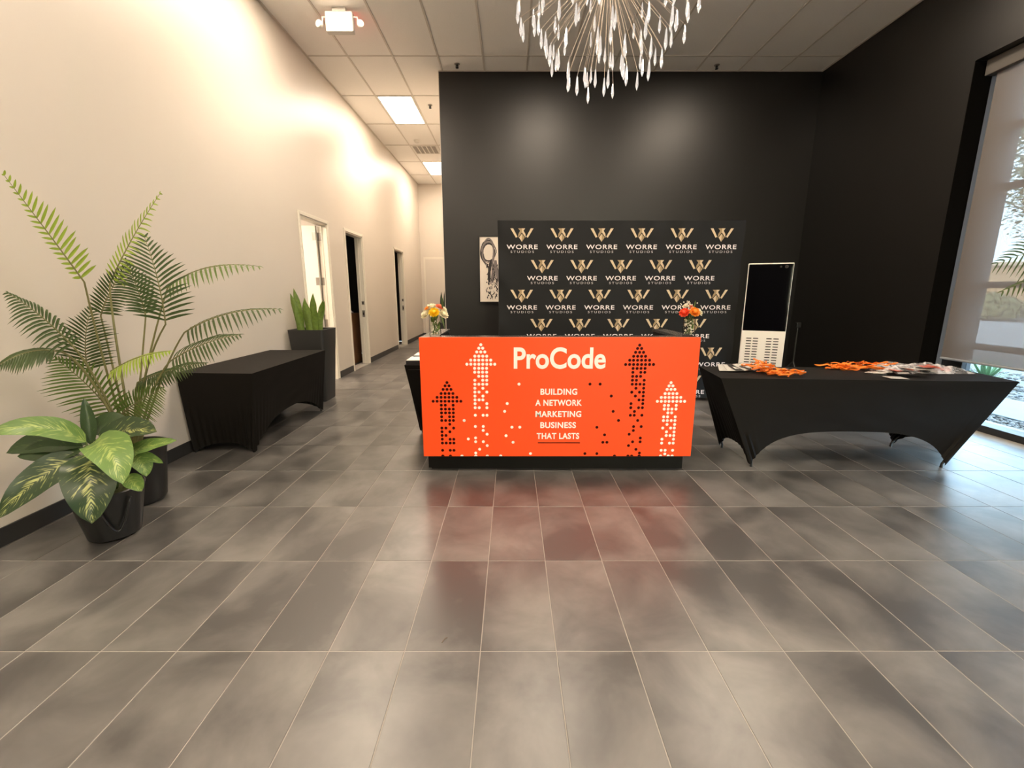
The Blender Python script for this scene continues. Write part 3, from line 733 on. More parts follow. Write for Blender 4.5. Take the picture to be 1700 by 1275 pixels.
stretch_table('covered_table', 'black covered table mostly hidden behind the orange desk, white-topped boxes on it',
              [(-1.01, 4.09), (0.82, 4.09), (0.82, 4.83), (-1.01, 4.83)], [(-0.93, 4.33), (0.74, 4.33), (0.74, 4.62), (-0.93, 4.62)],
              0.74, (0.28, 0.2, 0.28, 0.2), 2.6)
# white topped boxes on the hidden table
for nm, lab, x0, x1, y0, y1, z0, z1 in (
        ('flat_box', 'flat black box with white lid at the near edge of the table behind the desk', -1.00, -0.70, 4.12, 4.36, 0.742, 0.785),
        ('flat_box', 'flat black box with white lid just behind the nearest flat box', -0.99, -0.70, 4.40, 4.60, 0.742, 0.792),
        ('flat_box', 'thicker black box with white lid farthest back beside the orange desk', -0.955, -0.68, 4.62, 4.80, 0.742, 0.835)):
    t = thing(nm, lab, 'box', ((x0 + x1) / 2, (y0 + y1) / 2, z0), group='flat boxes on the table behind the desk')
    hx, hy = (x1 - x0) / 2, (y1 - y0) / 2
    MB().bevbox(-hx, hx, -hy, hy, 0, z1 - z0 - 0.006, 0.003).build('box_body', M['card_black'], t)
    MB().bevbox(-hx + 0.004, hx - 0.004, -hy + 0.004, hy - 0.004, z1 - z0 - 0.0058, z1 - z0, 0.001).build('lid', M['card_white'], t)

# ------------------------------------------------------------------ backdrop with printed logos
bd = thing('step_and_repeat_backdrop', 'wide black fabric backdrop printed with rows of gold W logos', 'backdrop', (1.35, 5.70, 0))
BW, BH = 1.525, 2.273
nu, nv = 90, 60
def wr_(x, z):
    e = math.exp(-(BW - abs(x)) / 0.16) * 0.010 * math.sin((z * 9 + x * 11)) + math.exp(-(BH - z) / 0.06) * 0.006 * math.sin(x * 17)
    return e + 0.0016 * noise.noise((x * 2.3, z * 1.7, 0.3))
g = []
for j in range(nv + 1):
    z = 0.04 + (BH - 0.04) * j / nv
    row = []
    for i in range(nu + 1):
        x = -BW + 2 * BW * i / nu
        pinch = 0.012 * math.sin(math.pi * j / nv) * (x / BW) ** 5
        row.append((x - pinch, wr_(x, z), z))
    g.append(row)
fb = MB().quad_grid(g).build('banner', M['fabric'], bd, smooth=True)
lg = MB()
def poly(pts, mi):
    lg.face([(x * 0.285, 0, z * 0.285 + 0.02) for x, z in pts], mi)
poly([(-.50, .27), (-.38, .27), (-.19, -.08), (-.26, -.12)], 0); poly([(.50, .27), (.26, -.12), (.19, -.08), (.38, .27)], 0)
poly([(-.17, .27), (0.0, .27), (0.0, .10), (-.17, -.12), (-.15, .04), (-.08, .17)], 1)
poly([(0.0, .27), (.14, .27), (.07, .17), (.15, .04), (.17, -.12), (0.0, .10)], 0)
poly([(0, .05), (-.125, -.11), (0, -.29)], 0); poly([(0, .05), (0, -.29), (.125, -.11)], 1)
add_flat(lg, text_flat('WORRE', 0.385, 0.053, bold=0.016, spacing=1.14), 0.003, 0.0, -0.148, 2)
add_flat(lg, text_flat('STUDIOS', 0.29, 0.027, bold=0.004, spacing=1.5), 0.005, 0.0, -0.194, 3)
logo_me = lg.mesh('printed_logo', [M['gold_light'], M['gold_dark'], M['logo_white'], M['logo_grey']])
for r, ztop in enumerate((2.182, 1.805, 1.443, 1.078, 0.709, 0.34)):
    n_ = 6 if r % 2 == 0 else 5
    for k in range(n_):
        x = (0.125 if r % 2 == 0 else 0.380) + 0.4925 * k - 1.35
        o = link('printed_logo', logo_me, fb, (x, -0.006, ztop - 0.098))
fr = MB().tube([(-BW, 0.03, BH - 0.012), (BW, 0.03, BH - 0.012)], 0.014, 10).build('top_rail', M['black_metal'], bd)
for s in (-1, 1):
    MB().tube([(s * (BW - 0.02), 0.035, 0), (s * (BW - 0.02), 0.035, BH - 0.02)], 0.014, 10).build('upright', M['black_metal'], bd)
    MB().bevbox(s * (BW - 0.02) - 0.03, s * (BW - 0.02) + 0.03, -0.2, 0.25, 0, 0.012, 0.003).build('foot_plate', M['black_metal'], bd)

# ------------------------------------------------------------------ touch screen kiosk
ang = math.atan2(-0.18, 0.447)
ki = thing('photo_kiosk', 'slim upright kiosk with black glass screen above a white vented panel', 'kiosk', (3.136, 5.51, 0), ang)
KW, KH, KS = 0.242, 1.757, 0.94
MB().bevbox(-KW, KW, 0, 0.045, 0.03, KH, 0.006).build('shell', M['kiosk_white'], ki)
MB().bevbox(-KW + 0.007, KW - 0.007, -0.004, 0.004, KS, KH - 0.012, 0.002).build('screen', M['screen'], ki)
pn = MB().bevbox(-KW + 0.002, KW - 0.002, -0.004, 0.004, 0.06, KS - 0.004, 0.002).build('vented_panel', M['kiosk_white'], ki)
slot = MB().bevbox(-0.029, 0.029, -0.0016, 0.0016, -0.0055, 0.0055, 0.001).mesh('vent_slot', M['slot'])
for r in range(17):
    for x in (-0.155, -0.080, 0.068, 0.145):
        link('vent_slot', slot, pn, (x, -0.0045, 0.845 - 0.0335 * r))
MB().bevbox(-0.20, 0.22, -0.10, 0.12, 0, 0.03, 0.006).build('base', M['kiosk_white'], ki)
o = MB().lathe([(0.016, 0), (0.02, 0.004), (0.02, 0.008)], n=16, mx=Matrix.Translation((0.165, -0.004, KH - 0.045)) @ Matrix.Rotation(R(90), 4, 'X')).build('camera_lens', M['slot'], ki)
MB().lathe([(0.012, 0), (0.013, 0.006)], n=12, mx=Matrix.Translation((0.105, -0.004, KH - 0.045)) @ Matrix.Rotation(R(90), 4, 'X')).build('camera_lens', M['slot'], ki)
# black stand behind the kiosk
st = thing('light_stand', 'thin black tripod stand against the black wall beside the kiosk', 'stand', (4.0, 6.2, 0))
MB().tube([(0, 0, 0.12), (0, 0, 0.93)], 0.013, 8).build('pole', M['black_metal'], st)
MB().bevbox(-0.03, 0.03, -0.025, 0.025, 0.93, 1.0, 0.006).build('bracket', M['black_metal'], st)
for k in range(3):
    a = k * 2.094 + 0.4
    MB().tube([(0, 0, 0.45), (0.32 * math.cos(a), 0.32 * math.sin(a), 0.012)], 0.01, 8).build('leg', M['black_metal'], st)

# ------------------------------------------------------------------ framed art
ar = thing('framed_art', 'tall white canvas with black ring and ink splatter, half behind the backdrop', 'artwork', (-0.235, 7.448, 1.2))
MB().box(-0.285, 0.285, -0.022, -0.004, 0.06, 1.085).build('canvas', M['canvas'], ar)
fr = MB()
for b in ((-0.305, -0.287, 0.038, 1.107), (0.287, 0.305, 0.038, 1.107)):
    fr.box(b[0], b[1], -0.035, -0.002, b[2], b[3])
fr.box(-0.287, 0.287, -0.035, -0.002, 0.038, 0.058); fr.box(-0.287, 0.287, -0.035, -0.002, 1.087, 1.107)
fr.build('frame', M['black_metal'], ar)
def stroke(mb, pts, w, y, mi):
    L_, R_ = [], []
    for i, p in enumerate(pts):
        a = Vector(pts[max(i - 1, 0)]); b = Vector(pts[min(i + 1, len(pts) - 1)]); d = (b - a).normalized(); n = Vector((-d.y, d.x))
        ww = w * (0.35 + 0.65 * math.sin(math.pi * (i + 0.5) / len(pts))) * (0.7 + 0.6 * abs(noise.noise((i * 0.6, w * 99, y * 1000))))
        L_.append((p[0] + n.x * ww, y, p[1] + n.y * ww)); R_.append((p[0] - n.x * ww, y, p[1] - n.y * ww))
    mb.quad_grid([L_, R_], mi)
ink = MB()
for k in range(10):
    a0 = rnd.uniform(0, 6.28); rx = rnd.uniform(0.08, 0.135); rz = rnd.uniform(0.13, 0.22); sw = rnd.uniform(2.5, 5.2)
    pts = [(-0.14 + rx * math.cos(a0 + sw * i / 40), 0.84 + rz * math.sin(a0 + sw * i / 40)) for i in range(41)]
    stroke(ink, pts, rnd.uniform(0.008, 0.02), -0.0226 - 0.0002 * k, k % 2)
for k in range(6):
    x = rnd.uniform(-0.12, 0.02); pts = [(x + 0.03 * math.sin(i * 0.3 + k), 0.72 - 0.05 * i * rnd.uniform(0.8, 1)) for i in range(9)]
    stroke(ink, pts, rnd.uniform(0.012, 0.034), -0.0242 - 0.0002 * k, 1 if k % 3 else 0)
for k in range(90):
    z = 0.09 + 0.55 * rnd.random() ** 1.2; x = -0.10 + 0.18 * (rnd.random() - 0.45) + (0.6 - z) * 0.02; a = rnd.uniform(0.9, 2.2); l = rnd.uniform(0.008, 0.035)
    stroke(ink, [(x, z), (x + l * math.cos(a), z + l * math.sin(a)), (x + 1.6 * l * math.cos(a), z + 1.6 * l * math.sin(a))], rnd.uniform(0.003, 0.011), -0.0256, 0)
o = ink.build('ink_strokes', [M['ink'], M['ink_grey']], ar); o['kind'] = 'stuff'

# ------------------------------------------------------------------ crystal chandelier
CC = Vector((0.715, 3.80, 3.755))
ch = thing('chandelier', 'starburst chandelier of thin stems ending in hanging crystal drops', 'chandelier', CC)
MB().lathe([(0.09, ZC - CC.z - 0.03), (0.10, ZC - CC.z - 0.005)], n=24).build('canopy', M['chrome'], ch)
MB().tube([(0, 0, 0.05), (0, 0, ZC - CC.z - 0.03)], 0.012, 8).build('rod', M['chrome'], ch)
MB().ball((0, 0, 0), 0.07, sub=3).build('hub', M['chrome'], ch, smooth=True)
drop = MB()
DL = 0.135
prof = [(0.0012, 0.0), (0.005, -0.012), (0.0128, -0.094), (0.0112, -0.108), (0.0012, -DL)]
drop.lathe(prof, n=6)
drop_me = drop.mesh('crystal_drop', M['crystal'])
wires = MB()
NS = 200
for k in range(NS):
    zz = 1 - 2 * (k + 0.5) / NS
    if zz > 0.55:
        continue
    ph = k * 2.399963 + rnd.uniform(-0.25, 0.25)
    rr = math.sqrt(max(0, 1 - zz * zz)); rad = rnd.uniform(0.53, 0.735)
    d = Vector((rr * math.cos(ph), rr * math.sin(ph), zz))
    end = d * rad
    mid = d * rad * 0.5 + Vector((0, 0, 0.05 * rr)); end = end - Vector((0, 0, 0.03 * rr))
    pts = [bez(d * 0.06, mid, end, t / 6) for t in range(7)]
    wires.tube(pts, 0.0016, 4, cap=False)
    o = link('crystal_drop', drop_me, ch, end); o.rotation_euler = (0, 0, rnd.uniform(0, 3)); s_ = rnd.uniform(0.9, 1.1); o.scale = (s_, s_, s_)
o = wires.build('stems', M['wire'], ch); o['kind'] = 'stuff'
bulb = MB()
for k in range(8):
    a = k * math.pi / 4
    bulb = MB().ball((0.085 * math.cos(a), 0.085 * math.sin(a), -0.02), 0.022, sub=2)
    bulb.build('bulb', mat('warm bulb', (1, 1, 1), 0.4, emit=(1.0, 0.85, 0.68), estr=14) if k == 0 else bpy.data.materials['warm bulb'], ch, smooth=True)

# ------------------------------------------------------------------ ceiling fittings
ex = thing('emergency_light', 'white ceiling-mounted emergency sign box with two small lamp heads', 'emergency light', (-2.02, 5.95, ZC))
MB().bevbox(-0.08, 0.08, -0.03, 0.03, -0.04, 0.0, 0.006).build('ceiling_plate', M['white_metal'], ex)
MB().bevbox(-0.16, 0.16, -0.045, 0.045, -0.255, -0.045, 0.012).build('housing', mat('white plastic housing', (0.62, 0.58, 0.53), 0.4), ex)
MB().box(-0.13, 0.15, 0.046, 0.049, -0.24, -0.06).build('red_face', mat('red lit face', (0.6, 0.02, 0.02), 0.5, emit=(1, 0.06, 0.04), estr=2.2), ex)
for s in (-1, 1):
    a = MB().tube([(s * 0.16, 0, -0.09), (s * 0.205, 0, -0.09), (s * 0.21, 0, -0.15)], 0.009, 8).build('arm', M['white_metal'], ex)
    MB().lathe([(0.022, 0), (0.036, 0.02), (0.040, 0.055), (0.037, 0.06)], n=16, mx=Matrix.Translation((s * 0.225, 0.02, -0.165)) @ Matrix.Rotation(R(90), 4, 'X') @ Matrix.Rotation(s * R(25), 4, 'Y')).build('lamp_head', M['white_metal'], ex)
for lab, x, y in (('dark fire sprinkler in the ceiling above the black wall beside the hallway', -0.795, 7.22), ('dark fire sprinkler in the ceiling above the kiosk', 2.995, 7.25),
                  ('small dark fire sprinkler in the hallway ceiling near the large lit panel', -1.447, 8.657)):
    sp = thing('fire_sprinkler', lab, 'sprinkler', (x, y, ZC), group='ceiling sprinklers')
    MB().lathe([(0.04, -0.004), (0.036, -0.010)], n=16).build('escutcheon', M['chrome'], sp)
    MB().tube([(0, 0, -0.008), (0, 0, -0.05)], 0.009, 8).build('pipe', M['black_metal'], sp)
    MB().lathe([(0.022, -0.058), (0.022, -0.053)], n=12).build('deflector', M['black_metal'], sp)
    for s in (-1, 1):
        MB().tube([(s * 0.01, 0, -0.02), (s * 0.018, 0, -0.038), (s * 0.006, 0, -0.054)], 0.004, 6).build('yoke_arm', M['black_metal'], sp)
sd = thing('smoke_detector', 'small white round smoke detector beside the hallway air vent', 'smoke detector', (-2.075, 10.524, ZC))
MB().lathe([(0.065, -0.02), (0.07, -0.004)], n=20).build('base', M['white_metal'], sd)
MB().lathe([(0.035, -0.055), (0.052, -0.045), (0.058, -0.021)], n=20).build('cover', M['white_metal'], sd)
vt = thing('air_vent', 'slatted white return air grille in the hallway ceiling', 'air vent', (-2.0, 11.17, ZC - 0.008))
f = MB(); f.box(-0.30, 0.30, -0.31, -0.27, 0, 0.012); f.box(-0.30, 0.30, 0.27, 0.31, 0, 0.012); f.box(-0.30, -0.26, -0.27, 0.27, 0, 0.012); f.box(0.26, 0.30, -0.27, 0.27, 0, 0.012)
f.build('frame', M['white_metal'], vt)
MB().box(-0.26, 0.26, -0.27, 0.27, 0.006, 0.011).build('backing', mat('grille shadow', (0.12, 0.105, 0.09), 0.8), vt)
for k in range(4):
    x = -0.26 + 0.104 * (k + 1)
    MB().box(x - 0.011, x + 0.011, -0.27, 0.27, -0.002, 0.006).build('divider', M['white_metal'], vt)
for k in range(14):
    y = -0.25 + k * 0.0385
    MB().box(-0.26, 0.26, y - 0.006, y + 0.006, 0.001, 0.005).build('slat', M['grid'], vt)
# ------------------------------------------------------------------ plants
VIEW = Vector((0.66, -0.75, 0.0)).normalized()
UP = Vector((0, 0, 1))
def frond(parent, stem_pts, ctrl, tip, L, mode, col, name='frond'):
    a = Vector(stem_pts[-1]); b = Vector(ctrl); c = Vector(tip)
    N0 = {'flat': VIEW * 0.95 + UP * 0.3, 'droop': UP * 0.8 + VIEW * 0.6, 'mid': VIEW * 0.7 + UP * 0.7, 'up': VIEW * 0.95 + UP * 0.1}[mode].normalized()
    droop = {'flat': 0.42, 'droop': 0.85, 'mid': 0.55, 'up': 0.35}[mode]
    mb = MB(); n = 20
    pts = [bez(a, b, c, i / n) for i in range(n + 1)]
    mb.tube(pts, 0.004, 5, radii=[0.0045 * (1 - 0.75 * i / n) for i in range(n + 1)], mi=1)
    for i in range(1, n + 1):
        t = i / n; p = pts[i]; T = (pts[min(i + 1, n)] - pts[max(i - 1, 0)]).normalized()
        side = T.cross(N0).normalized(); nrm = side.cross(T).normalized()
        env = (0.45 + 0.55 * math.sin(math.pi * min(1, 0.22 + t * 0.62))) * (1 - 0.72 * max(0, t - 0.55) / 0.45)
        for s in (-1, 1):
            l = L * env * rnd.uniform(0.9, 1.08)
            if mode == 'up':
                l *= (1.0 if s > 0 else 0.30)
            fwd = 0.45 + 0.75 * t + rnd.uniform(-0.06, 0.06)
            d = (side * s + T * fwd + nrm * 0.12).normalized()
            w = 0.0072 * (1.15 - 0.5 * t)
            prev = None
            wd = T.cross(d).cross(d).normalized()
            rows = []
            for q, (uu, ww) in enumerate(((0, 0.5), (0.25, 1.0), (0.5, 0.95), (0.75, 0.7), (1.0, 0.05))):
                cpos = p + d * (l * uu) - UP * (droop * l * uu * uu * 0.8) + T * (l * 0.18 * uu * uu)
                rows.append([cpos - wd * (w * ww), cpos + nrm * (-0.0015 * ww), cpos + wd * (w * ww)])
            mb.quad_grid(rows, 0)
    fo = mb.build(name, [M['palm%d' % col], M['stem']], parent)
    st = [Vector(p) for p in stem_pts]
    if len(st) == 3:
        k = 10; sp = []
        m_ = st[1] * 2 - (st[0] + st[2]) * 0.5
        sp = [bez(st[0], m_, st[2], i / k) for i in range(k + 1)]
    else:
        sp = st
    MB().tube(sp, 0.006, 6, radii=[0.0085 - 0.0038 * i / (len(sp) - 1) for i in range(len(sp))]).build('cane', M['stem'], fo)
    return fo

PC = Vector((-2.575, 2.84, 0))
pm = thing('potted_palm', 'tall feathery palm with arching green fronds in black pot against the cream wall', 'potted plant', PC)
MB().lathe([(0.135, 0.0), (0.15, 0.02), (0.185, 0.34), (0.195, 0.385), (0.198, 0.395), (0.190, 0.397), (0.18, 0.36)], n=32, cap1=False).build('pot', M['plastic'], pm, smooth=True, sharp=40)
MB().lathe([(0.182, 0.352), (0.10, 0.362), (0.01, 0.368)], n=24).build('soil', M['soil'], pm)
for P, b, c, L, mode, col in PALM:
    st = [tuple(Vector(p) - PC) for p in P]
    st[0] = (st[0][0] * 0.6, st[0][1] * 0.6, 0.36)
    frond(pm, st, Vector(b) - PC, Vector(c) - PC, L, mode, col)

def broad_leaf(parent, a, b, c, w, matname, cup=0.25, name='leaf', Nref=None, petiole=None):
    a, b, c = Vector(a), Vector(b), Vector(c); n, m = 14, 8
    rows, uvs = [], []
    for i in range(n + 1):
        t = i / n; p = bez(a, b, c, t); T = (bez(a, b, c, min(1, t + .02)) - bez(a, b, c, max(0, t - .02))).normalized()
        Nr = Nref or (UP * 0.6 + VIEW * 0.8)
        side = T.cross(Nr).normalized(); nrm = side.cross(T).normalized()
        ww = w * (math.sin(math.pi * min(1, t ** 0.85)) ** 0.66 * (1 - 0.08 * t) + 0.02) if 0 < t < 1 else w * 0.02
        row, uvr = [], []
        for j in range(m + 1):
            s = -1 + 2 * j / m
            rip = 0.06 * w * math.sin(t * 15 + (3 if s > 0 else 0)) * abs(s) ** 2
            row.append(p + side * (s * ww) + nrm * (cup * ww * abs(s) ** 1.3 + rip)); uvr.append((j / m, t))
        rows.append(row); uvs.append(uvr)
    lf = MB().quad_grid(rows, 0, uvs).build(name, M[matname], parent, smooth=True)
    if petiole is not None:
        q = Vector(petiole); mid = (q + a) * 0.5 + Vector((0, 0, 0.03))
        MB().tube([bez(q, mid, a, i / 6) for i in range(7)], 0.006, 6, radii=[0.008 - 0.0006 * i for i in range(7)]).build('petiole', M['flower_stem'], lf)
    return lf
DC = Vector((-2.365, 2.40, 0))
df = thing('potted_dumb_cane', 'low broad-leaved variegated plant in a black pot in front of the palm', 'potted plant', DC)
MB().lathe([(0.105, 0.0), (0.125, 0.015), (0.170, 0.27), (0.178, 0.30), (0.170, 0.305), (0.160, 0.27)], n=32, cap1=False).build('pot', M['plastic'], df, smooth=True, sharp=40)
MB().lathe([(0.164, 0.262), (0.09, 0.272), (0.01, 0.276)], n=24).build('soil', M['soil'], df)
hp = []
for i in range(17):
    a = math.pi * i / 16; th = -0.72 + (i / 16 - 0.5) * 0.85
    z = 0.265 - 0.19 * math.sin(a); rr = 0.112 + 0.062 * z / 0.3 + 0.018 + 0.012 * math.sin(a)
    hp.append((rr * math.cos(th), rr * math.sin(th), z))
MB().tube(hp, 0.007, 8).build('handle', M['plastic'], df, smooth=True)
for a, b, c, w, k in DIEFF:
    broad_leaf(df, Vector(a) - DC, Vector(b) - DC, Vector(c) - DC, w, 'dief%d' % k, petiole=(rnd.uniform(-.04, .04), rnd.uniform(-.04, .04), 0.27))
for k in range(3):
    a = k * 2.1
    MB().tube([(0.03 * math.cos(a), 0.03 * math.sin(a), 0.26), (0.04 * math.cos(a), 0.04 * math.sin(a), 0.42), (0.03 * math.cos(a) - 0.03, 0.03 * math.sin(a), 0.56)], 0.011, 8).build('cane', M['flower_stem'], df)

def sword(parent, base, h, w, lean, yaw, matname='snake'):
    w *= 1.25
    rows, uvs = [], []
    n = 12
    for i in range(n + 1):
        t = i / n; ww = w * (0.55 + 0.45 * math.sin(math.pi * (0.15 + 0.55 * t))) * (1 if t < 0.7 else max(0.03, 1 - ((t - 0.7) / 0.3) ** 1.6))
        a = yaw + 0.5 * t
        c = Vector(base) + Vector((lean[0] * t * t, lean[1] * t * t, h * t))
        sd_ = Vector((math.cos(a), math.sin(a), 0)); nn = Vector((-math.sin(a), math.cos(a), 0))
        rows.append([c - sd_ * ww + nn * ww * 0.35, c - sd_ * ww * 0.5 + nn * ww * 0.1, c, c + sd_ * ww * 0.5 + nn * ww * 0.1, c + sd_ * ww + nn * ww * 0.35])
    return MB().quad_grid(rows).build('leaf', M[matname], parent, smooth=True)
SP = Vector((-2.61, 5.80, 0))
sn = thing('potted_snake_plant', 'snake plant with upright pointed leaves in a tall tapered square planter', 'potted plant', SP)
def square_pot(parent, wt, wb, h, m):
    mb = MB()
    def ring(w_, z, r=0.03):
        pts = []
        for cx, cy, a0 in ((1, 1, 0), (-1, 1, 90), (-1, -1, 180), (1, -1, 270)):
            for k in range(4):
                a = R(a0 + 30 * k); pts.append(Vector((cx * (w_ - r) + r * math.cos(a), cy * (w_ - r) + r * math.sin(a), z)))
        return pts
    rings = [ring(wb, 0), ring(wb + 0.004, 0.01), ring(wt, h - 0.006), ring(wt, h), ring(wt - 0.02, h), ring(wt - 0.025, h - 0.04)]
    mb.quad_grid(rings, close_u=True); mb.face(rings[0][::-1]); mb.build('planter', M[m], parent, smooth=True, sharp=35)
    MB().face(ring(wt - 0.024, h - 0.035)).build('moss', M['soil'], parent)
square_pot(sn, 0.225, 0.165, 0.945, 'planter')
for x, y, h, w_, lx, ly, yw in ((-0.14, -0.09, 0.50, 0.028, -0.05, -.02, -0.3), (0.13, -0.06, 0.42, 0.028, 0.08, -.02, 0.4), (0.015, -0.11, 0.40, 0.034, -0.02, -.03, 0.0), (-0.085, -0.12, 0.36, 0.03, -0.03, -.03, 0.5), (-0.12, -0.03, 0.56, 0.030, -0.06, 0, 0.2), (-0.07, 0.05, 0.44, 0.032, -0.03, .02, 0.5), (-0.03, -0.06, 0.42, 0.036, 0.0, -.02, -0.1), (0.02, 0.02, 0.50, 0.030, 0.02, 0, 0.3),
                              (0.05, -0.07, 0.47, 0.034, 0.04, -.02, 0.0), (0.10, 0.0, 0.40, 0.028, 0.09, 0, -0.3), (0.0, 0.08, 0.38, 0.03, -0.02, .04, 0.6), (0.08, -0.1, 0.30, 0.03, 0.05, -.03, 0.2),
                              (-0.1, -0.1, 0.34, 0.03, -0.02, -.03, 0.1)):
    sword(sn, (x, y, 0.90), h, w_, (lx, ly), yw)
# a second, mostly hidden plant round the corner in the hallway
hp_ = thing('potted_snake_plant', 'dark pointed leaves peeking past the black wall corner in the hallway', 'potted plant', (-1.255, 8.2, 0))
square_pot(hp_, 0.15, 0.12, 0.85, 'planter')
for x, h, lx in ((-0.02, 0.62, -0.01), (0.03, 0.70, 0.02), (0.0, 0.5, -0.05), (0.07, 0.6, 0.03)):
    sword(hp_, (x, 0, 0.8), h, 0.024, (lx, 0), 0.2, 'snake_dark')

# palm at the window, reaching into view
PW = Vector((4.22, 2.95, 0))
pw = thing('potted_palm', 'palm whose drooping fronds reach into view in front of the window', 'potted plant', PW)
MB().lathe([(0.135, 0.0), (0.15, 0.02), (0.185, 0.34), (0.195, 0.385), (0.198, 0.395), (0.190, 0.397), (0.18, 0.36)], n=32, cap1=False).build('pot', M['plastic'], pw, smooth=True, sharp=40)
MB().lathe([(0.182, 0.352), (0.10, 0.362), (0.01, 0.368)], n=24).build('soil', M['soil'], pw)
for b, c, d, L, mode, col in (((3.95, 2.97, 1.60), (3.60, 3.0, 1.78), (3.22, 3.02, 1.60), 0.24, 'flat', 0), ((3.98, 3.0, 1.35), (3.70, 3.05, 1.62), (3.36, 3.08, 1.42), 0.15, 'droop', 0),
                            ((4.0, 2.9, 1.75), (3.75, 2.95, 2.0), (3.45, 3.0, 1.85), 0.17, 'mid', 2), ((4.2, 2.7, 1.6), (4.1, 2.5, 1.9), (4.0, 2.2, 1.95), 0.17, 'mid', 0), ((4.3, 3.1, 1.6), (4.3, 3.3, 1.9), (4.25, 3.6, 1.95), 0.16, 'mid', 2)):
    B_ = Vector(b) - PW
    frond(pw, [(B_.x * 0.12, B_.y * 0.12, 0.36), (B_.x * 0.4, B_.y * 0.4, 0.9), tuple(B_)], Vector(c) - PW, Vector(d) - PW, L, mode, col)

# ------------------------------------------------------------------ flower vases
def rose(parent, c, r, m, name, layers=4, flat=0.8, tilt=(0, 0)):
    mb = MB(); mx = Matrix.Translation(c) @ Matrix.Rotation(tilt[0], 4, 'X') @ Matrix.Rotation(tilt[1], 4, 'Y')
    mb.ball((0, 0, -0.1 * r), 0.45 * r, sub=2)
    for l in range(layers):
        f = (l + 1) / layers; npet = 4 + l * 2
        for k in range(npet):
            a = 2 * math.pi * k / npet + l * 0.7; rows = []
            for i in range(6):
                t = i / 5
                row = []
                for j in range(5):
                    s = -1 + j / 2
                    da = s * (0.95 - 0.05 * l) * math.pi / npet * 1.5
                    rad = r * (0.18 + (0.25 + 0.57 * f) * math.sin(t * (0.9 + 0.6 * f))) * (1 - 0.05 * s * s)
                    z = r * flat * (-0.5 + (1.05 - 0.35 * f) * t - 0.35 * f * t * t * f - 0.10 * s * s * t)
                    row.append((rad * math.cos(a + da * (0.4 + 0.6 * math.sin(math.pi * min(0.9, t + .15)))), rad * math.sin(a + da * (0.4 + 0.6 * math.sin(math.pi * min(0.9, t + .15)))), z))
                rows.append(row)
            mb.quad_grid(rows)
    mb.v = [tuple(mx @ Vector(p)) for p in mb.v]
    o = mb.build(name, m, parent, smooth=True)
    return o
def petal_mat(n, c):
    return mat(n, c, 0.55, var=0.15, scale=40, trans=0.25)
PM = {'white': petal_mat('cream petals', (0.82, 0.76, 0.55)), 'yellow': petal_mat('yellow petals', (0.90, 0.58, 0.01)), 'coral': petal_mat('coral petals', (0.85, 0.25, 0.12)),
      'orange': petal_mat('orange petals', (0.95, 0.34, 0.03)), 'red': petal_mat('red orange petals', (0.85, 0.09, 0.03))}
def vase(label, x, y, blooms, rr=0.044, hh=0.165):
    t = thing('flower_vase', label, 'vase of flowers', (x, y, 1.0835), group='glass vases on the reception desk')
    MB().lathe([(rr - 0.004, 0), (rr, 0.004), (rr, hh), (rr - 0.004, hh), (rr - 0.004, 0.012)], n=28, cap1=True).build('glass', M['vase'], t, smooth=True, sharp=40)
    for k in range(9):
        a = k * 0.7 + x; 
        MB().tube([(0.6 * rr * math.cos(a), 0.6 * rr * math.sin(a), 0.014), (-0.3 * rr * math.cos(a + 0.5), 0.4 * rr * math.sin(a + 0.6), 0.09), (0.7 * rr * math.cos(a + 2), 0.7 * rr * math.sin(a + 2), hh + 0.02)], 0.0035, 6).build('flower_stem', M['flower_stem'], t)
    for k in range(5):
        a = k * 1.3
        broad_leaf(t, (0.3 * rr * math.cos(a), 0.3 * rr * math.sin(a), 0.04 + 0.02 * k), (0.7 * rr * math.cos(a), 0.7 * rr * math.sin(a), 0.07 + 0.02 * k), (0.8 * rr * math.cos(a + .5), 0.8 * rr * math.sin(a + .5), 0.115 + 0.015 * k), 0.012, 'palm2')
    bd_ = MB()  # pale balls added for light sparkle inside the vase glass
    for k in range(70):
        a = rnd.uniform(0, 6.28); q = (rr - 0.012) * math.sqrt(rnd.random()); bd_.ball((q * math.cos(a), q * math.sin(a), 0.015 + 0.105 * rnd.random()), rnd.uniform(0.004, 0.007), sub=1)
    o = bd_.build('sparkle_beads', bpy.data.materials.get('pale sparkle beads') or mat('pale sparkle beads', (0.72, 0.68, 0.58), 0.15), t, smooth=True); o['kind'] = 'stuff'
    for nm, c, r, kind, tl in blooms:
        rose(t, c, r, PM[kind], nm, layers=4 if r > 0.03 else 3, tilt=tl)
    return t
vL = vase('glass vase of white and yellow flowers on the hallway side of the orange desk', -0.582, 3.37, [
    ('rose', (0.0, -0.035, 0.185), 0.043, 'yellow', (0.9, 0)), ('rose', (-0.072, -0.01, 0.170), 0.045, 'white', (0.7, -0.6)), ('rose', (0.07, 0.0, 0.170), 0.042, 'white', (0.7, 0.6)),
    ('rose', (-0.03, 0.025, 0.225), 0.045, 'white', (0.3, -0.2)), ('carnation', (0.035, 0.02, 0.225), 0.034, 'coral', (0.3, 0.4)), ('carnation', (-0.06, 0.01, 0.212), 0.024, 'orange', (0.4, -0.4)), ('rose', (0.06, 0.04, 0.205), 0.036, 'white', (0.2, 0.5))])
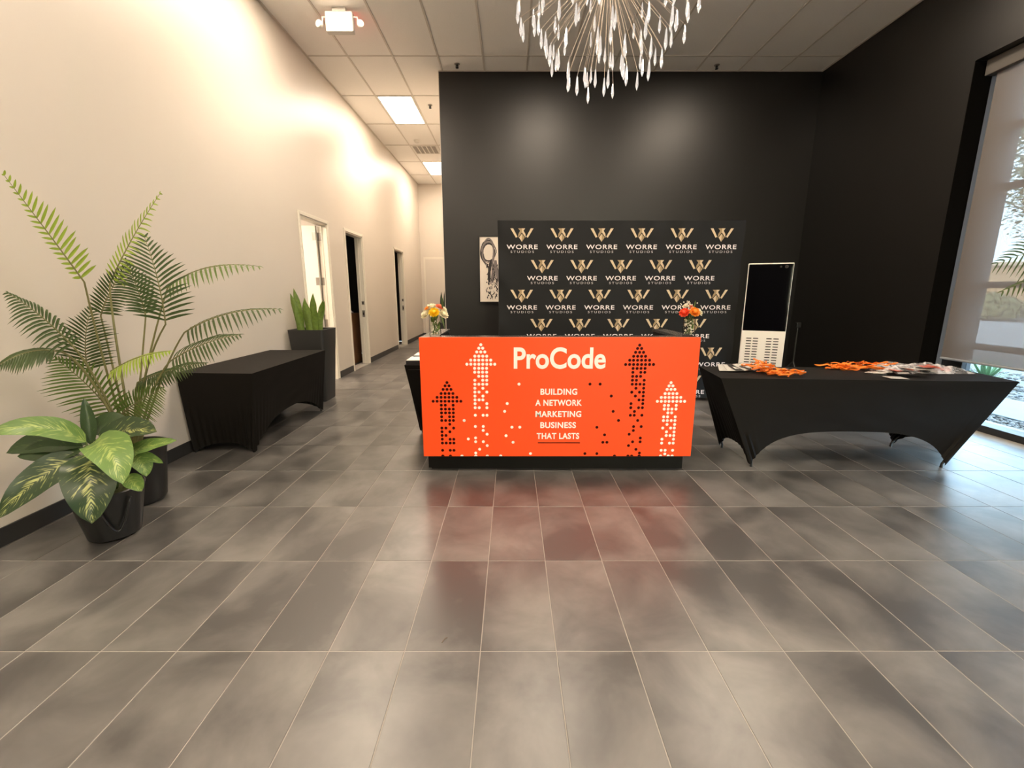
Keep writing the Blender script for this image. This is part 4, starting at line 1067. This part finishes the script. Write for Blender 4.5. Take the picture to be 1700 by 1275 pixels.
vR = vase('glass vase of orange and red flowers beside the black covered table', 1.352, 3.38, [
    ('rose', (0.022, -0.035, 0.188), 0.044, 'orange', (0.9, 0.1)), ('rose', (-0.055, -0.02, 0.182), 0.040, 'red', (0.9, -0.5)), ('rose', (0.068, -0.005, 0.185), 0.038, 'white', (0.6, 0.7)),
    ('carnation', (-0.03, 0.02, 0.228), 0.030, 'white', (0.2, -0.2)), ('carnation', (0.01, 0.03, 0.226), 0.026, 'coral', (0.2, 0.1))])
wm = mat('small white filler flowers', (0.80, 0.74, 0.62), 0.6)
fb_ = MB()
for k in range(34):
    fb_.ball((-0.02 + rnd.gauss(0, 0.022), 0.02 + rnd.gauss(0, 0.02), 0.235 + rnd.gauss(0, 0.012)), rnd.uniform(0.003, 0.006), sub=1)
o = fb_.build('filler_sprig', wm, vR); o['kind'] = 'stuff'
broad_leaf(vR, (0.03, 0.02, 0.2), (0.035, 0.02, 0.235), (0.04, 0.02, 0.268), 0.008, 'palm2')
broad_leaf(vL, (0.055, 0.02, 0.2), (0.06, 0.02, 0.26), (0.05, 0.02, 0.30), 0.010, 'palm0')
for k in range(3):
    MB().tube([(0.04, 0.0, 0.16), (0.055 + 0.004 * k, -0.01, 0.13), (0.06 + 0.006 * k, -0.012, 0.10 - 0.02 * k)], 0.003, 5).build('trailing_sprig', M['flower_stem'], vL)

# ------------------------------------------------------------------ lanyards and badge holders on the long table
ZT = 0.742
def lanyard(label, cx, cy, ang_, ln, wd, z, group):
    """flat strap laid in a loose loop"""
    t = thing('lanyard', label, 'lanyard', (cx, cy, z), ang_, group)
    mb = MB(); n = 44; pts = []
    ph = rnd.uniform(0, 6); k1 = rnd.uniform(0.5, 1.4)
    for i in range(n + 1):
        a = 2 * math.pi * i / n
        r_ = 1 + 0.22 * math.sin(3 * a + ph) + 0.12 * math.sin(5 * a * k1 + ph)
        pts.append(Vector((ln * math.cos(a) * r_, wd * math.sin(a) * r_, 0.008 + 0.008 * math.sin(2 * a + ph) + 0.004 * math.sin(7 * a))))
    pts[-1] = pts[0]
    rows = []
    for i, p in enumerate(pts):
        T = (pts[(i + 1) % n] - pts[(i - 1) % n]).normalized()
        roll = 0.9 * math.sin(i * 0.45 + ph)
        sd_ = T.cross(UP).normalized(); nn = sd_.cross(T)
        w_ = sd_ * math.cos(roll) + nn * math.sin(roll)
        rows.append([p - w_ * 0.0058, p - w_ * 0.0058 + nn * 0.0016, p + w_ * 0.0058 + nn * 0.0016, p + w_ * 0.0058])
    mb.quad_grid(rows, close_u=True).build('strap', M['orange_strap'], t, smooth=True, sharp=50)
    e = pts[0]
    MB().tube([e + Vector((-0.004, 0, 0.002)), e + Vector((0.012, 0.002, 0.003)), e + Vector((0.03, 0.004, 0.0))], 0.004, 6).build('clip', M['chrome'], t)
    return t
LA = 'orange lanyard in the smaller heap near the desk end of the table'
LB = 'orange lanyard in the heap beside the plastic bag of badge holders'
for k in range(16):
    u = rnd.random()
    lanyard(LA, 2.06 + 0.24 * u + rnd.gauss(0, 0.03), 3.66 - 0.10 * u + rnd.gauss(0, 0.045), rnd.uniform(-0.6, 0.2), rnd.uniform(0.05, 0.11), rnd.uniform(0.015, 0.05), ZT + 0.003 + 0.0042 * k * (1 - 0.55 * u), 'orange lanyards in the heap near the desk')
for k in range(3):
    lanyard(LA, 2.16 + 0.012 * k, 3.80 + 0.01 * k, 1.2 + 0.2 * k, 0.075, 0.03, ZT + 0.052 + 0.008 * k, 'orange lanyards in the heap near the desk')
for k in range(15):
    u = rnd.random()
    lanyard(LB, 2.84 + 0.36 * u + rnd.gauss(0, 0.03), 3.86 - 0.10 * u + rnd.gauss(0, 0.035), rnd.uniform(-0.5, 0.3), rnd.uniform(0.05, 0.12), rnd.uniform(0.015, 0.05), ZT + 0.003 + 0.0048 * k * (0.35 + 0.65 * u), 'orange lanyards in the heap beside the bag')
def badge(label, x, y, z, rz, tilt, kind, group):
    t = thing('badge_holder', label, 'badge holder', (x, y, z), 0, group)
    t.rotation_euler = (tilt[0], tilt[1], rz)
    MB().bevbox(-0.05, 0.05, -0.068, 0.068, 0, 0.0012, 0.0004).build('insert_card', M['card_' + kind], t)
    MB().box(-0.054, 0.054, -0.075, 0.082, 0.0016, 0.0021).build('clear_sleeve', M['sleeve'], t)
    if kind == 'black':
        MB().box(-0.035, 0.035, -0.03, 0.012, 0.00125, 0.0015).build('white_band', M['card_white'], t)
for k in range(5):
    badge('clear badge holder in the fan of badges at the desk end of the table', 1.86 + 0.045 * k, 3.79 - 0.012 * k + rnd.gauss(0, 0.01), ZT + 0.024 + 0.004 * k, 0.25 * k - 0.4 + rnd.uniform(-.2, .2), (0.26, -0.03), 'white' if k != 2 else 'black', 'badge holders near the desk')
for k in range(10):
    badge('clear badge holder spilled from the plastic bag on the long table', 3.04 + 0.052 * k + rnd.gauss(0, 0.015), 3.63 + rnd.gauss(0, 0.04) + (0.04 if k > 5 else 0), ZT + 0.006 + 0.0055 * k, rnd.uniform(-1.2, 0.6), (rnd.uniform(-.10, .12), rnd.uniform(-.12, .12)), ('black', 'white', 'white', 'black', 'red')[k % 5], 'badge holders at the bag')
badge('white badge card at the front edge of the spilled badge holders', 3.05, 3.44, ZT + 0.005, 1.45, (0.02, 0.0), 'white', None)
# crumpled clear bag
bgx = thing('plastic_bag', 'crumpled clear plastic bag full of black badge holders at the window end of the table', 'plastic bag', (3.50, 3.77, ZT))
mb = MB(); n1, n2 = 30, 18; rows = []
for j in range(n2 + 1):
    row = []
    for i in range(n1 + 1):
        u = -1 + 2 * i / n1; v = -1 + 2 * j / n2
        edge = max(0, 1 - max(abs(u), abs(v)) ** 3)
        z = 0.004 + edge * (0.052 + 0.034 * noise.noise((u * 3.1, v * 2.7, 1.5)) + 0.024 * abs(noise.noise((u * 7, v * 6, 4))))
        row.append((u * 0.36 + 0.02 * noise.noise((v * 3, u, 8)), v * 0.155 + u * -0.02 + 0.02 * noise.noise((u * 4, v, 2)), z))
    rows.append(row)
mb.quad_grid(rows).build('film', M['bag'], bgx)
for k in range(11):
    c = MB().bevbox(-0.05, 0.05, -0.068, 0.068, 0, 0.0015, 0.0004).build('badge_card', M['card_' + ('black', 'black', 'white', 'black', 'red', 'black')[k % 6]], bgx, loc=(-0.25 + 0.05 * k, rnd.gauss(0, 0.03), 0.004 + 0.0035 * (k % 7)))
    c.rotation_euler = (rnd.uniform(-.06, .06), rnd.uniform(-.1, .1), rnd.uniform(-1.2, 1.2))

# ------------------------------------------------------------------ second side room: cabinet with papers
cb = thing('wooden_cabinet', 'brown wooden cabinet standing in the dark room behind the second doorway', 'cabinet', (-3.55, 8.95, 0))
MB().bevbox(-0.40, 0.40, -0.25, 0.25, 0.0, 1.0, 0.006).build('body', M['wood'], cb)
for s in (-1, 1):
    dd = MB().bevbox(-0.19 + s * 0.195, 0.19 + s * 0.195, -0.268, -0.251, 0.05, 0.97, 0.004).build('cabinet_door', M['wood'], cb)
    MB().tube([(s * 0.03, -0.268, 0.55), (s * 0.03, -0.285, 0.55)], 0.012, 8).build('knob', M['chrome'], dd)
pb = thing('paper_stack', 'loose stack of pale papers on top of the brown cabinet', 'papers', (-3.33, 8.9, 1.001))
for k in range(4):
    o = MB().box(-0.11, 0.11, -0.15, 0.15, 0, 0.012).build('paper', M['card_white'], pb, loc=(rnd.uniform(-.02, .02), rnd.uniform(-.03, .03), 0.0122 * k)); o.rotation_euler = (0, 0, rnd.uniform(-.4, .4))
# floor debris
db = tag(MB().tube([(-0.008, -0.014, 0.002), (-0.004, -0.004, 0.003), (0.002, 0.006, 0.004), (0.010, 0.012, 0.003)], 0.0016, 6).build('dry_twig', M['bark'], loc=(-0.279, 1.572, 0)), 'tiny dark curled twig lying on the floor tile', 'debris')

# ------------------------------------------------------------------ outside the window
gr = mat('gravel bed', (0.09, 0.085, 0.08), 0.95, var=0.4, scale=30, bump=0.8, bscale=60)
structure(MB().box(5.08, 60, -40, 60, -0.25, -0.03).box(-40, 5.079, -40, YF - 0.15, -0.25, -0.03).build('ground_outside', gr))
structure(MB().bevbox(5.72, 6.75, -10, 30, -0.05, 0.0, 0.01).build('path_outside', mat('pale concrete path', (0.115, 0.125, 0.13), 0.8, var=0.08, scale=3)))
structure(MB().bevbox(12.0, 24.0, -40, 60, -0.06, -0.01, 0.01).build('road_outside', mat('asphalt road', (0.20, 0.19, 0.19), 0.85, var=0.1, scale=5)))
st_ = MB(); bm = bmesh.new(); bmesh.ops.create_icosphere(bm, subdivisions=1, radius=1); base = [v.co.copy() for v in bm.verts]; bf = [tuple(v.index for v in f.verts) for f in bm.faces]; bm.free()
for k in range(2600):
    if k < 1300:
        x = rnd.uniform(5.09, 5.72); y = rnd.uniform(3.2, 5.6)
    else:
        x = rnd.uniform(6.75, 9.0); y = rnd.uniform(4.5, 9.0)
    r_ = rnd.uniform(0.014, 0.034) * (1 if k < 1300 else 1.5); o_ = len(st_.v)
    rt = Matrix.Rotation(rnd.uniform(0, 6), 3, 'Z'); sc = (rnd.uniform(.7, 1.2), rnd.uniform(.7, 1.2), rnd.uniform(.5, .8))
    for b in base:
        q = rt @ Vector((b.x * sc[0], b.y * sc[1], b.z * sc[2])); st_.v.append((x + q.x * r_, y + q.y * r_, -0.025 + q.z * r_))
    for f in bf:
        st_.f.append(tuple(o_ + i for i in f)); st_.m.append(k % 3)
o = st_.build('gravel_stones', [mat('pale stone', (0.17, 0.16, 0.15), 0.9), mat('grey stone', (0.06, 0.057, 0.055), 0.9), mat('brown stone', (0.10, 0.085, 0.07), 0.9)])
o['kind'] = 'stuff'; o['label'] = 'loose grey landscaping gravel outside the window'; o['category'] = 'gravel'
for lab, x, y, s in (('spiky green agave outside the window nearest the shade edge', 7.0, 7.6, 0.50), ('green agave outside the window seen under the middle of the shade', 7.6, 6.95, 0.48), ('green agave outside the window close to the photo edge', 8.0, 6.1, 0.45)):
    ag = thing('agave', lab, 'agave', (x, y, -0.03), group='agaves outside the window')
    for k in range(26):
        a = k * 2.4; el = 0.25 + 0.95 * (k / 26); l = s * (1.05 - 0.3 * k / 26); rows = []
        dr_ = Vector((math.cos(a) * math.cos(el), math.sin(a) * math.cos(el), math.sin(el))); sd_ = Vector((-math.sin(a), math.cos(a), 0)); nn = dr_.cross(sd_)
        for i in range(6):
            t = i / 5; w_ = 0.035 * s * 2 * (0.7 + 0.5 * t) * (1 - t ** 2.5) + 0.001; c = dr_ * (l * t) + Vector((0, 0, 0.05 + 0.06 * s * math.sin(2.4 * t)))
            rows.append([c - sd_ * w_ - nn * w_ * 0.3, c, c + sd_ * w_ - nn * w_ * 0.3])
        MB().quad_grid(rows).build('leaf', M['agave'], ag)
def tree(label, x, y, h, spread, nleaf, seed):
    rr = random.Random(seed); t = thing('desert_tree', label, 'tree', (x, y, -0.03), group='trees outside the window')
    tips = []
    trunk = MB().tube([(0, 0, 0), (0.1, 0.05, h * 0.2), (0.05, 0.1, h * 0.4)], 0.1, 8, radii=[0.14, 0.11, 0.09]).build('trunk', M['bark'], t)
    for k in range(9):
        a = k * 2.4 + seed; r_ = spread * rr.uniform(0.5, 1)
        e = Vector((r_ * math.cos(a), r_ * math.sin(a), h * rr.uniform(0.6, 1.0))); s0 = Vector((0.06, 0.08, h * rr.uniform(0.25, 0.4)))
        m_ = s0.lerp(e, 0.5) + Vector((0, 0, h * 0.1)); pts = [bez(s0, m_, e, i / 8) for i in range(9)]
        MB().tube(pts, 0.04, 6, radii=[0.06 - 0.006 * i for i in range(9)]).build('branch', M['bark'], t); tips += pts[3:]
    mb = MB()
    for k in range(nleaf):
        c = rr.choice(tips) + Vector((rr.gauss(0, 0.28), rr.gauss(0, 0.28), rr.gauss(-0.1, 0.25))) * (h / 5)
        d = Vector((rr.gauss(0, 1), rr.gauss(0, 1), rr.gauss(-0.3, 0.6))).normalized(); s_ = d.orthogonal().normalized(); l = rr.uniform(0.06, 0.16); w_ = l * 0.22
        mb.face([c - s_ * w_ * 0.3, c + d * l * 0.5 - s_ * w_, c + d * l, c + d * l * 0.5 + s_ * w_])
    o_ = mb.build('foliage', M['tree'], t); o_['kind'] = 'stuff'
tree('feathery grey-green desert tree right outside the tall window', 11.0, 8.8, 6.0, 2.9, 10000, 3)
tree('feathery desert tree farther off behind the first one', 18.3, 14.6, 6.6, 3.0, 3600, 5)
bl = thing('tan_building', 'long sandy tan building across the road beyond the window', 'building', (46, 42, 0), math.atan2(1, -1.1))
MB().bevbox(-26, 26, 0, 5, -0.2, 3.6, 0.05).build('wall', mat('tan stucco', (0.50, 0.33, 0.18), 0.9, var=0.06, scale=0.4), bl)
MB().bevbox(-26.2, 26.2, -0.2, 5.2, 3.6, 3.95, 0.05).build('parapet', mat('pale stucco cap', (0.66, 0.52, 0.36), 0.9), bl)
for k in range(6):
    wx = -20 + 8 * k
    wn_ = MB().bevbox(wx - 1.2, wx + 1.2, -0.08, 0.05, 0.9, 2.5, 0.02).build('window', M['steel_dark'], bl)
    MB().box(wx - 1.1, wx + 1.1, -0.1, -0.081, 1.0, 2.4).build('pane', M['screen'], wn_)
bs = thing('round_shrub', 'rounded olive shrub across the road beyond the window', 'shrub', (25.6, 24.2, -0.03))
mb = MB(); rr = random.Random(11)
for k in range(2600):
    d = Vector((rr.gauss(0, 1), rr.gauss(0, 1), abs(rr.gauss(0, 1)))).normalized() * rr.uniform(0.75, 1.0); c = Vector((d.x * 1.7, d.y * 1.7, 0.15 + d.z * 1.35))
    s_ = d.orthogonal().normalized(); q = d.cross(s_); l = rr.uniform(0.08, 0.18); mb.face([c - s_ * l, c - q * l * 0.5, c + s_ * l, c + q * l * 0.5])
o = mb.build('foliage', mat('olive foliage', (0.17, 0.16, 0.07), 0.8, var=0.3), bs); o['kind'] = 'stuff'
MB().tube([(0, 0, 0), (0, 0, 0.7)], 0.08, 8).build('trunk', M['bark'], bs)
